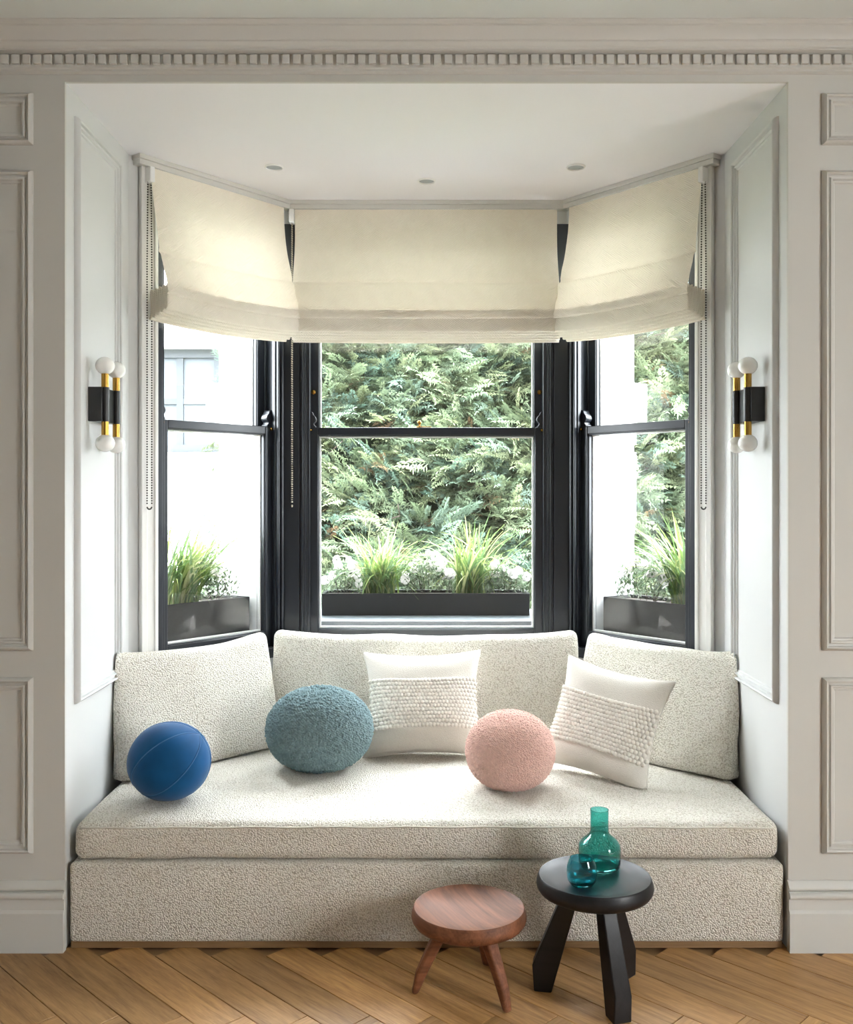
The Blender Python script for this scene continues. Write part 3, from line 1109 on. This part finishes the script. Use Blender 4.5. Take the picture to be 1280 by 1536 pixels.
# ================================================================== roman blinds
def blind(idx, label, x0, x1, chain, sag, zend):
    root = empty('roman_blind')
    root.matrix_world = bay_matrix(idx)
    tag(root, label, 'blind', 'roman blinds in the bay')
    T = 2.668
    prof = [(.046, T), (.050, 2.60), (.058, 2.53), (.070, 2.46), (.084, 2.40), (.092, 2.355), (.096, 2.338), (.106, 2.325), (.124, 2.28), (.146, 2.23), (.158, 2.195), (.159, 2.180), (.153, 2.174), (.149, 2.183), (.147, 2.203)]
    offs = [.146, .120, .095, .070, .046]
    for k, o_ in enumerate(offs):
        zb = 2.119 - .0075 * k
        zt = 2.206 - .003 * k
        prof += [(o_ + .0035, zt + .004), (o_, zt), (o_ - .001, (zt + zb) / 2), (o_ - .0005, zb + .006), (o_ - .006, zb), (o_ - .0115, zb + .006)]
        if k < len(offs) - 1:
            prof += [(o_ - .012, (zt + zb) / 2), (o_ - .0135, zt - .004)]
    # finer sampling with a smooth curve
    P = [Vector((a, b)) for a, b in prof]
    fine = []
    for i in range(len(P) - 1):
        a, b, c, d = P[max(0, i - 1)], P[i], P[i + 1], P[min(len(P) - 1, i + 2)]
        for k in range(3):
            t = k / 3
            m0, m1 = (c - a) * .4, (d - b) * .4
            h = (2 * t ** 3 - 3 * t * t + 1) * b + (t ** 3 - 2 * t * t + t) * m0 + (-2 * t ** 3 + 3 * t * t) * c + (t ** 3 - t * t) * m1
            fine.append(h)
    fine.append(P[-1])
    nx = 60
    vs, fs = [], []
    m = len(fine)
    cut = 14 * 3
    fl = (.016, .010) if idx == 0 else ((.008, .008) if idx == 1 else (.016, .010))
    for i in range(nx + 1):
        t = i / nx
        x = x0 + (x1 - x0) * t
        e = 1 - (2 * t - 1) ** 2
        for j, q in enumerate(fine):
            low = max(0, min(1, (T - q.y) / .45))
            w = noise.noise(Vector((x * 4 + idx * 7, q.y * 5, j * .02)))
            # ends of the stacked folds flare a little and ripple
            rip = .004 * noise.noise(Vector((x * 18, j * .35, idx * 3.0))) * low
            dz = -sag * e * low ** 2 + zend * ((2 * t - 1) if idx == 0 else -(2 * t - 1)) * low ** 2 * (idx != 1)
            cr = -.004 * math.exp(-((q.y - 2.342) / .008) ** 2) if j < 40 else 0
            bow = math.sin(min(1, max(0, (T - q.y) / .43)) * math.pi)
            ex = -(fl[1] * t * t if True else 0) * low + fl[0] * 0 * low + .006 * bow * (2 * t - 1)
            if idx != 0: ex += fl[0] * (1 - t) ** 2 * low
            if idx == 0: ex = -fl[0] * t * t * low + .006 * bow * (2 * t - 1) + .0 * low
            vs.append((x - ex, -(q.x + cr + .007 * w * low * (1 if j < 45 else .25) + rip), q.y + dz))
    for i in range(nx):
        for j in range(m - 1):
            fs.append((i * m + j, (i + 1) * m + j, (i + 1) * m + j + 1, i * m + j + 1))
    front = [f for k, f in enumerate(fs) if k % (m - 1) < cut]
    stack = [f for k, f in enumerate(fs) if k % (m - 1) >= cut]
    for nm_, ff_ in (('fabric', front), ('stacked_folds', stack)):
        me_ = bpy.data.meshes.new(nm_)
        me_.from_pydata(vs, [], ff_)
        bm_ = bmesh.new()
        bm_.from_mesh(me_)
        bmesh.ops.delete(bm_, geom=[v_ for v_ in bm_.verts if not v_.link_faces], context='VERTS')
        bm_.to_mesh(me_)
        bm_.free()
        fo_ = link(nm_, me_, M['blind'], root, True)
        if nm_ == 'stacked_folds':
            so_ = fo_.modifiers.new('cloth_thickness', 'SOLIDIFY')
            so_.thickness = .0055
            so_.offset = 0
    half = BAYX if idx == 1 else SIDE / 2
    rl = MB()
    rl.box(-half + .0, half - .0, -.050, 0, TOPZ - .018, TOPZ)
    rl.box(-half + .004, half - .004, -.044, 0, TOPZ - .038, TOPZ - .018)
    rl.build('headrail', M['rail'], root, bevel=.002)
    # chain drive bracket and bead chain loop
    if chain is not None:
        cx, dx, along = chain
        MB().box(cx - .011, cx + .011, -.062, -.012, 2.610, 2.668).build('bracket', M['plastic'], root, bevel=.004)
        ctop, cbot = 2.612, 1.375
        pts = []
        step = .0098
        n = int((ctop - cbot) / step)
        for sgn in (-1, 1):
            for k in range(n):
                pts.append((sgn * dx, ctop - k * step))
        for k in range(1, 8):
            a = math.pi * k / 8
            pts.append((-dx * math.cos(a), cbot - dx * math.sin(a)))
        ch = MB()
        for (d, z) in pts:
            narrow = 1 - .35 * max(0, (z - 2.3) / .35)
            d *= narrow
            p = (cx + d, -.040, z) if along else (cx, -.040 + d, z)
            ch.sphere(p, .0034, 6, 4)
        ch.build('bead_chain', M['chain' if along else 'chainlight'], root, smooth=True, fix=False)
    else:
        MB().box(x0 - .004, x0 + .018, -.062, -.012, 2.610, 2.668).build('bracket', M['plastic'], root, bevel=.004)
    return root


SL = SIDE / 2
blind(0, 'cream roman blind half raised over the house side window', -SL + .052, SL - .058, (-SL + .050, .0105, True), .014, 0.0)
blind(1, 'wide cream roman blind half raised over the hedge window', -.578, .573, (-.590, .008, False), .004, 0.0)
blind(2, 'cream roman blind half raised over the pier side window', -SL + .058, SL - .052, (SL - .050, .0105, True), .014, 0.0)

# ================================================================== downlights
for (x, y, lb) in ((-.60, .79, 'round recessed downlight above the house side window'), (0.0, .96, 'round recessed downlight above the hedge window'), (.588, .79, 'round recessed downlight above the pier side window')):
    r = empty('downlight', (x, y, TOPZ))
    tag(r, lb, 'downlight', 'recessed ceiling downlights')
    MB().lathe([(.031, .004), (.031, -.003), (.033, -.006), (.036, -.004), (.038, 0.0), (.038, .004)], 40, None, False, False).build('trim_ring', M['plastic'], r, smooth='auto')
    MB().lathe([(.0005, -.001), (.020, -.001), (.0315, -.0015)], 32, None, True, False).build('lens', M['lens'], r, smooth=True)

# ================================================================== wall sconces
def sconce(s, label):
    root = empty('wall_sconce', (s * HALF, .285, 1.7235))
    tag(root, label, 'wall light', 'wall sconces on the niche reveals')
    x0, x1 = sorted((-s * .000, -s * .046))
    MB().box(x0, x1, -.078, .078, -.0575, .0575).build('backplate', M['blackmetal'], root, bevel=.002)
    for y in (-.056, .062):
        cx = -s * .050
        t = MB()
        t.lathe([(.0125, -.058), (.0142, -.057), (.0142, .057), (.0125, .058)], 32, Matrix.Translation((cx, y, 0)))
        tb = t.build('tube', M['blackmetal'], root, smooth='auto')
        for d in (-1, 1):
            b = MB()
            b.lathe([(.0122, .058 * d), (.0122, .105 * d)], 32, Matrix.Translation((cx, y, 0)))
            b.build('brass_sleeve', M['brass'], tb, smooth='auto')
            MB().sphere((cx, y, .130 * d), .0315, 40, 24, (1, 1, .93)).build('globe', M['globe'], root, smooth=True)
    return root


sconce(-1, 'black and brass four-globe wall sconce by the house side window')
sconce(1, 'black and brass four-globe wall sconce by the pier side window')

# ================================================================== stools
def stool(name, label, loc, h, mat, legs, leg_poly, wt, wb, rseat, zbev):
    root = empty(name, loc)
    tag(root, label, 'stool', 'three-legged turned wooden stools')
    r = rseat
    prof = [(r * .70, h - .050), (r * .88, h - .049), (r * .955, h - .043), (r * .99, h - .034), (r, h - .026), (r * .994, h - .018), (r * .972, h - .006), (r * .962, h - .002), (r * .950, h), (r * .935, h - .0005), (r * .90, h - .003), (r * .75, h - .0085), (r * .5, h - .012), (r * .2, h - .0135), (.001, h - .0138)]
    st = MB().lathe(prof, 96).build('seat', mat, root, smooth='auto', angle=50)
    st.rotation_euler = (0, 0, math.radians(-66))
    for a in legs:
        Ml = Matrix.Rotation(math.radians(a), 4, 'Z')
        n = len(leg_poly)
        zt = max(z for _, z in leg_poly)
        vs = []
        for s in (-1, 1):
            for rr, z in leg_poly:
                w = wb + (wt - wb) * (z / zt)
                vs.append((rr, s * w / 2, z))
        fs = [tuple(range(n)), tuple(range(n, 2 * n))[::-1]] + [(k, (k + 1) % n, n + (k + 1) % n, n + k) for k in range(n)]
        lg = MB().add(vs, fs).build('leg', mat, root, bevel=.008 if 'walnut' in name else .004, seg=3)
        lg.matrix_local = Ml
    return root


stool('walnut_stool', 'low round walnut stool with splayed legs before the window seat', (.122, -.245, 0), .240, M['walnut'], (187, 310, 67),
      [(.050, .195), (.088, .195), (.128, .115), (.153, .060), (.166, .0), (.148, .0), (.120, .060), (.092, .115)], .040, .026, .1655, .05)
stool('black_stool', 'taller black stained round stool carrying the teal glassware', (.480, -.263, 0), .336, M['ebony'], (169, 286, 45),
      [(.040, .292), (.086, .292), (.176, .074), (.171, .0), (.121, .0)], .042, .054, .1655, .05)

# ------------------------------------------------------------------ glassware
ZT = .3235
cf = MB()
outer = [(.001, .0), (.040, .0), (.052, .003), (.059, .010), (.0612, .020), (.0612, .066), (.059, .074), (.050, .086), (.036, .098), (.029, .105), (.0265, .112), (.0262, .150), (.0268, .174)]
inner = [(.0250, .174), (.0244, .150), (.0246, .112), (.027, .104), (.034, .096), (.048, .084), (.0572, .073), (.0594, .066), (.0594, .021), (.056, .013), (.048, .009), (.001, .011)]
cf.lathe(outer + inner, 64, None, True, True)
o = cf.build('carafe', M['tealglass'], smooth='auto', angle=60)
o.location = (.507, -.188, ZT + .0015)
tag(o, 'teal glass carafe with narrow neck on the black stool', 'carafe')
tb = MB()
outer = [(.001, 0), (.024, 0), (.032, .004), (.040, .016), (.0432, .034), (.0425, .050), (.038, .066), (.0335, .0765)]
inner = [(.0322, .0765), (.0366, .066), (.0410, .050), (.0417, .034), (.0385, .018), (.031, .0075), (.022, .0055), (.001, .0055)]
tb.lathe(outer + inner, 64, None, True, True)
o = tb.build('tumbler', M['tealglass2'], smooth='auto', angle=60)
o.location = (.436, -.309, ZT + .0015)
tag(o, 'small rounded teal glass tumbler on the black stool', 'glass')

# ================================================================== outdoors
struct(MB().box(-14, 14, 1.9, 30, -.6, -.5).build('ground', M['ground']), 'garden ground outside the bay', 'ground')
# trees of the hedge: dark core with fronds of scale leaves
def frond_template():
    """flat feathery spray along +x: a stem with side twigs, each a row of barbs"""
    V, F = [], []
    r = random.Random(5)
    up = Vector((0, 0, 1))

    def barb(p, q, w):
        n = (q - p).cross(up)
        n.normalize()
        b = len(V)
        mid = p + (q - p) * .45
        V.extend([p, mid + n * w + up * .008, q, mid - n * w])
        F.append((b, b + 1, b + 2)); F.append((b, b + 2, b + 3))
    nk = 8
    for k in range(nk):
        t = k / nk
        for s in (-1, 1):
            base = Vector((t, 0, -.20 * t * t))
            ln = (.34 * (1 - t) ** .8 + .10) * r.uniform(.75, 1.2)
            a = math.radians(r.uniform(26, 44)) * s
            d = Vector((math.cos(a), math.sin(a), r.uniform(-.18, .04)))
            barb(base, base + d * ln, .022)
            for j, s2 in ((.30, -1), (.55, 1), (.60, -1)):
                a2 = a + s2 * math.radians(r.uniform(26, 40))
                d2 = Vector((math.cos(a2), math.sin(a2), r.uniform(-.3, .1)))
                b0 = base + d * ln * j
                barb(b0, b0 + d2 * ln * .52 * r.uniform(.8, 1.2), .019)
    barb(Vector((.85, 0, -.15)), Vector((1.12, 0, -.26)), .022)
    return np.array([tuple(v) for v in V]), np.array(F)


fv, ff = frond_template()


def hedge(name, n, xr, zr, yfun, label, seed):
    g = np.random.default_rng(seed)
    # boughs: groups of fronds that share a root, a direction and a tone
    per = 7
    nb = n // per
    n = nb * per
    bi = np.repeat(np.arange(nb), per)
    bx_, bz_ = g.uniform(*xr, nb), g.uniform(*zr, nb)
    bdep = g.uniform(0, 1, nb) ** 1.5
    by_ = np.array([yfun(x, z) for x, z in zip(bx_, bz_)]) + bdep * .34
    byaw, bpit, brol = np.radians(g.normal(-52, 26, nb)), np.radians(g.normal(14, 18, nb)), np.radians(g.normal(30, 28, nb))
    along = g.uniform(-.10, .22, n)
    yaw = byaw[bi] + np.radians(g.normal(0, 20, n))
    pit = bpit[bi] + np.radians(g.normal(0, 14, n))
    rol = brol[bi] + np.radians(g.normal(0, 22, n))
    bfl = np.where(np.array([noise.noise(Vector((x * 1.1, z * 1.1, seed))) for x, z in zip(bx_, bz_)]) > -.08, 1, -1)
    flip = bfl[bi]
    xs = bx_[bi] + along * np.cos(byaw[bi]) * flip + g.normal(0, .045, n)
    ys = by_[bi] + along * np.sin(byaw[bi]) + g.normal(0, .03, n)
    zs = bz_[bi] + along * np.sin(bpit[bi]) + g.normal(0, .035, n)
    depth = bdep[bi]
    size = g.uniform(.13, .24, n)
    cy, sy, cp, sp, cr, sr = np.cos(yaw), np.sin(yaw), np.cos(pit), np.sin(pit), np.cos(rol), np.sin(rol)
    z0 = np.zeros(n); o1 = np.ones(n)
    Rz = np.stack([np.stack([cy, -sy, z0], 1), np.stack([sy, cy, z0], 1), np.stack([z0, z0, o1], 1)], 1)
    Ry = np.stack([np.stack([cp, z0, -sp], 1), np.stack([z0, o1, z0], 1), np.stack([sp, z0, cp], 1)], 1)
    Rx = np.stack([np.stack([o1, z0, z0], 1), np.stack([z0, cr, -sr], 1), np.stack([z0, sr, cr], 1)], 1)
    R = Rz @ Ry @ Rx
    V = np.einsum('nij,kj->nki', R, fv) * size[:, None, None]
    V[:, :, 0] *= flip[:, None]
    V += np.stack([xs, ys, zs], 1)[:, None, :]
    tb_ = np.array([.088, .122, .072])[None] * g.uniform(.65, 1.5, (nb, 1))
    yel = g.uniform(0, 1, (nb, 1)) ** 1.6
    tb_ = tb_ * (1 - yel) + yel * np.array([.185, .21, .115])[None] * g.uniform(.7, 1.15, (nb, 1))
    tb_ = np.where(g.uniform(0, 1, (nb, 1)) < .25, tb_ * np.array([.80, .95, 1.25])[None], tb_)
    tone = tb_[bi] * g.uniform(.75, 1.3, (n, 1))
    tone = np.where(g.uniform(0, 1, (n, 1)) < .02, np.array([.13, .085, .045])[None], tone)
    tip = .75 + .6 * np.clip(fv[:, 0], 0, 1)
    C = tone[:, None, :] * tip[None, :, None]
    F = (ff[None] + (np.arange(n) * len(fv))[:, None, None]).reshape(-1, 3)
    return np_mesh(name, V.reshape(-1, 3), F, M['hedge'], None, False, C.reshape(-1, 3))


def hedge_face(x, z):
    return 3.95 + .28 * noise.noise(Vector((x * 1.1, z * 1.2, 3.3))) + .10 * noise.noise(Vector((x * 3.0, z * 3.2, 8.0))) + .10 * max(0, z - 1.2)


hg = hedge('conifer_hedge', 14000, (-1.5, 2.9), (.25, 2.95), hedge_face, '', 4)
tag(hg, 'dense feathery green conifer hedge outside the bay', 'hedge', kind='stuff')
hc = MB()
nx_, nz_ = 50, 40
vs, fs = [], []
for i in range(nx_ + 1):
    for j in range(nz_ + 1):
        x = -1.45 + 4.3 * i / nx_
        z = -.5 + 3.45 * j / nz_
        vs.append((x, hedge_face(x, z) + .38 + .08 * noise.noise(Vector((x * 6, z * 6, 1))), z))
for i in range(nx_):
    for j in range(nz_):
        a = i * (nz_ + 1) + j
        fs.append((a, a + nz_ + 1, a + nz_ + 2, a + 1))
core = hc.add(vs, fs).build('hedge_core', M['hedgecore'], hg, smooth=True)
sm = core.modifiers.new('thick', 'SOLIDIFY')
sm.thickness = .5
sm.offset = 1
for k in range(16):
    x = -1.2 + 4.3 * k / 15 + random.uniform(-.1, .1)
    zb = random.uniform(.2, 2.2)
    pts = [(x + .12 * t * t * 4 * (random.random() - .3), hedge_face(x, zb) + .34 - .30 * t, zb + .5 * t) for t in [j / 6 for j in range(7)]]
    MB().tube(pts, [.014 * (1 - .7 * j / 6) for j in range(7)], 6).build('branch', M['bark'], hg, smooth=True)

# ------------------------------------------------------------------ white house across the garden
hs = empty('white_house', (-3.4, 7.2, -.5))
tag(hs, 'white stucco house with pale windows across the garden', 'house')
hw_ = MB()
X0, X1 = -4.5, 2.1
openings = [(.35, 1.22, 2.35, 3.45), (-.9, -.03, 2.35, 3.45), (-2.15, -1.28, 2.35, 3.45), (-3.4, -2.53, 2.35, 3.45)]
xs_ = sorted({X0, X1, *[a for o_ in openings for a in o_[:2]]})
for a, b in zip(xs_[:-1], xs_[1:]):
    mid = (a + b) / 2
    op = [o_ for o_ in openings if o_[0] < mid < o_[1]]
    if op:
        hw_.box(a, b, 0, .3, 0, op[0][2])
        hw_.box(a, b, 0, .3, op[0][3], 6)
    else:
        hw_.box(a, b, 0, .3, 0, 6)
hw_.build('wall', M['stucco'], hs)
for (a, b, c, d) in openings:
    f_ = MB()
    loop_box(f_, a, b, c, d, .07, .07, .09, .09, .06, .16)
    f_.box(a + .07, b - .07, .08, .14, (c + d) / 2 - .03, (c + d) / 2 + .03)
    f_.box((a + b) / 2 - .035, (a + b) / 2 + .035, .075, .145, c + .09, d - .09)
    fo = f_.build('window', M['greyframe'], hs)
    for (pa, pb) in ((a + .07, (a + b) / 2 - .025), ((a + b) / 2 + .025, b - .07)):
        for (pc, pd) in ((c + .09, (c + d) / 2 - .03), ((c + d) / 2 + .03, d - .09)):
            MB().box(pa, pb, .105, .115, pc, pd).build('pane', M['darkglass'], fo)
    MB().box(a - .08, b + .08, -.10, .12, c - .10, c).build('sill', M['stucco'], hs)
    MB().box(a - .12, b + .12, -.06, .02, d, d + .16).build('lintel', M['stucco'], hs)
MB().box(X0, X1, -.12, .02, 3.75, 3.95).build('string_course', M['stucco'], hs)

# ------------------------------------------------------------------ planters and plants
def planter(label, Mw, x0, x1, y0, y1, z0, z1):
    root = empty('planter')
    root.matrix_world = Mw
    tag(root, label, 'planter', 'black granite window box planters')
    b = MB()
    t = .018
    b.box(x0, x1, y0, y0 + t, z0, z1)
    b.box(x0, x1, y1 - t, y1, z0, z1)
    b.box(x0, x0 + t, y0 + t, y1 - t, z0, z1)
    b.box(x1 - t, x1, y0 + t, y1 - t, z0, z1)
    b.box(x0 + t, x1 - t, y0 + t, y1 - t, z0, z0 + t)
    b.build('trough', M['granite'], root, bevel=.002)
    MB().box(x0 + t, x1 - t, y0 + t, y1 - t, z0 + t, z1 - .015).build('soil', M['soil'], root)
    return root


def blades(n, ln, spread, seed, lean=(0, 0), width=.007):
    g = random.Random(seed)
    V, F, C = [], [], []
    for _ in range(n):
        a = g.uniform(0, 2 * math.pi)
        L_ = ln * g.uniform(.45, 1.0)
        out = spread * g.uniform(.15, 1.0) * L_
        dx, dy = math.cos(a) * out + lean[0] * L_, math.sin(a) * out * .7 + lean[1] * L_
        droop = g.uniform(.1, .95)
        w = width * g.uniform(.6, 1.2)
        bx, by = g.gauss(0, .036), g.gauss(0, .020)
        px_, py_ = -math.sin(a + g.uniform(-.9, .9)), math.cos(a)
        nn = math.hypot(px_, py_)
        px_, py_ = px_ / nn, py_ / nn
        base = g.choice([(.20, .29, .08), (.33, .40, .14), (.14, .23, .08), (.46, .48, .24), (.13, .21, .09)])
        b = len(V)
        sg = 7
        for k in range(sg + 1):
            t = k / sg
            ww = w * (1 - t ** 2.2) * (.55 + .9 * t if t < .5 else 1.0)
            cx, cy = bx + dx * t ** 1.5, by + dy * t ** 1.5
            cz = L_ * (t - droop * t ** 2.6 * (out / L_ + .2))
            V.append((cx - px_ * ww, cy - py_ * ww, cz + .002)); V.append((cx + px_ * ww, cy + py_ * ww, cz))
            c = [q * (.8 + .5 * t) for q in base]
            C.append(c); C.append(c)
        for k in range(sg):
            F.append((b + 2 * k, b + 2 * k + 1, b + 2 * k + 3, b + 2 * k + 2))
    return np.array(V), np.array(F), np.array(C)


def grass_clump(label, Mw, pos, n, ln, spread, seed, lean=(0, 0), width=.007, box=(-.53, .53, 1.44, 9)):
    root = empty('grass_clump')
    root.matrix_world = Mw @ Matrix.Translation(pos)
    tag(root, label, 'grass plant', 'grasses in the planters')
    V, F, C = blades(n, ln, spread, seed, lean, width)
    # blades press against piers and glass instead of growing through them
    V[:, 0] = np.clip(V[:, 0] + pos[0], box[0], box[1]) - pos[0]
    V[:, 1] = np.clip(V[:, 1] + pos[1], box[2], box[3]) - pos[1]
    np_mesh('blades', V, F, M['grass'], root, True, C)
    return root


def flower_mesh():
    mb = MB()
    for k in range(5):
        a = 2 * math.pi * k / 5
        vs = []
        for r, w, z in ((.003, .002, 0), (.012, .009, .002), (.020, .012, .001), (.024, .006, -.002)):
            for s in (-1, 1):
                vs.append((r * math.cos(a) - s * w * math.sin(a), r * math.sin(a) + s * w * math.cos(a), z + .0006 * k))
        mb.add(vs, [(0, 1, 3, 2), (2, 3, 5, 4), (4, 5, 7, 6)])
    return mb


fl0 = None


def herb_plant(label, Mw, pos, w, d, h, n, seed, nfl, flower=True):
    global fl0
    g = random.Random(seed)
    root = empty('flowering_plant')
    root.matrix_world = Mw @ Matrix.Translation(pos)
    tag(root, label, 'flowering plant', 'flowering plants in the planters')
    V, F, C = [], [], []
    for _ in range(n):
        x, y = g.uniform(-w, w), g.uniform(-d, d)
        top = h * (1 - .55 * (x / w) ** 2) * g.uniform(.7, 1.1)
        z = top * g.uniform(.05, 1) ** .7
        a, e = g.uniform(0, 6.28), g.uniform(-.2, 1.1)
        L_ = g.uniform(.016, .034)
        dv = Vector((math.cos(a) * math.cos(e), math.sin(a) * math.cos(e), math.sin(e)))
        sv = dv.cross(Vector((0, 0, 1)))
        if sv.length < .1: continue
        sv.normalize()
        p = Vector((x, y, z))
        b = len(V)
        for q in (p, p + dv * L_ * .5 + sv * L_ * .17, p + dv * L_, p + dv * L_ * .5 - sv * L_ * .17): V.append(tuple(q))
        F.append((b, b + 1, b + 2, b + 3))
        c = g.choice([(.15, .21, .13), (.22, .27, .19), (.10, .16, .08), (.28, .31, .24)])
        C += [c] * 4
    np_mesh('foliage', np.array(V), np.array(F), M['herb'], root, False, np.array(C))
    st = MB()
    for _ in range(8):
        x = g.uniform(-w, w) * .8
        st.tube([(x * .4, 0, 0), (x * .7, g.uniform(-d, d) * .5, h * .4), (x, g.uniform(-d, d) * .8, h * .8)], .0016, 4)
    st.build('stems', M['bark'], root)
    for k in range(nfl):
        if fl0 is None:
            o = flower_mesh().build('flower', M['petal'], root, smooth=True, fix=False)
            fl0 = o.data
        else:
            o = link('flower', fl0, None, root)
        x = g.uniform(-w, w)
        o.location = (x, -d * g.uniform(.0, 1.0), h * (1 - .5 * (x / w) ** 2) * g.uniform(.62, 1.12))
        o.rotation_euler = (math.radians(g.uniform(35, 95)), g.uniform(-.4, .4), g.uniform(-.7, .7))
        s_ = g.uniform(.75, 1.15)
        o.scale = (s_, s_, s_)
    return root


I4 = Matrix.Identity(4)
PZ0, PZ1 = .8425, .947
planter('black granite window box full of flowers before the hedge', I4, -.500, .492, 1.60, 1.80, PZ0, PZ1)
gz = PZ1 - .018
grass_clump('bushy light green grass clump between white flowers before the hedge', I4, (-.235, 1.69, gz), 210, .40, 1.05, 1, (0, 0), .0066)
grass_clump('tall sparse grass clump with long upright blades before the hedge', I4, (.215, 1.70, gz), 150, .46, .95, 2, (.05, 0), .0066)
herb_plant('white flowering plant at the planter end beside the bushy grass', I4, (-.405, 1.69, gz), .085, .07, .17, 900, 3, 11)
herb_plant('white flowering plant between the two grass clumps', I4, (.005, 1.69, gz), .12, .07, .19, 1300, 4, 17)
herb_plant('grey leaved flowering plant beside the tall sparse grass', I4, (.385, 1.69, gz), .10, .07, .16, 1200, 5, 9)

for s, i in ((-1, 0), (1, 2)):
    Mw = bay_matrix(i) @ Matrix.Translation((-s * 0 + (SHIFT if s < 0 else -SHIFT), 0, 0))
    planter('black granite window box outside the ' + ('house side window' if s < 0 else 'pier side window'), Mw, -.285, .285, .17, .36, .8005, .962)
    gz = .944
    if s < 0:
        grass_clump('large arching grass clump outside the house side window', Mw, (-.02, .255, gz), 220, .48, .95, 7, (.45, 0), .0066, box=(-.28, .28, .145, .60))
        grass_clump('second grass clump against the wall outside the house side window', Mw, (-.17, .26, gz), 130, .50, .7, 8, (.15, 0), .0066, box=(-.28, .28, .145, .60))
        herb_plant('small red tipped plant outside the house side window', Mw, (.16, .25, gz), .085, .06, .16, 700, 9, 2)
    else:
        grass_clump('pale arching grass clump outside the pier side window', Mw, (.11, .255, gz), 170, .48, .9, 10, (-.2, 0), .0066, box=(-.28, .28, .145, .60))
        herb_plant('white flowering bush outside the pier side window', Mw, (-.10, .25, gz), .15, .065, .20, 1500, 12, 14)
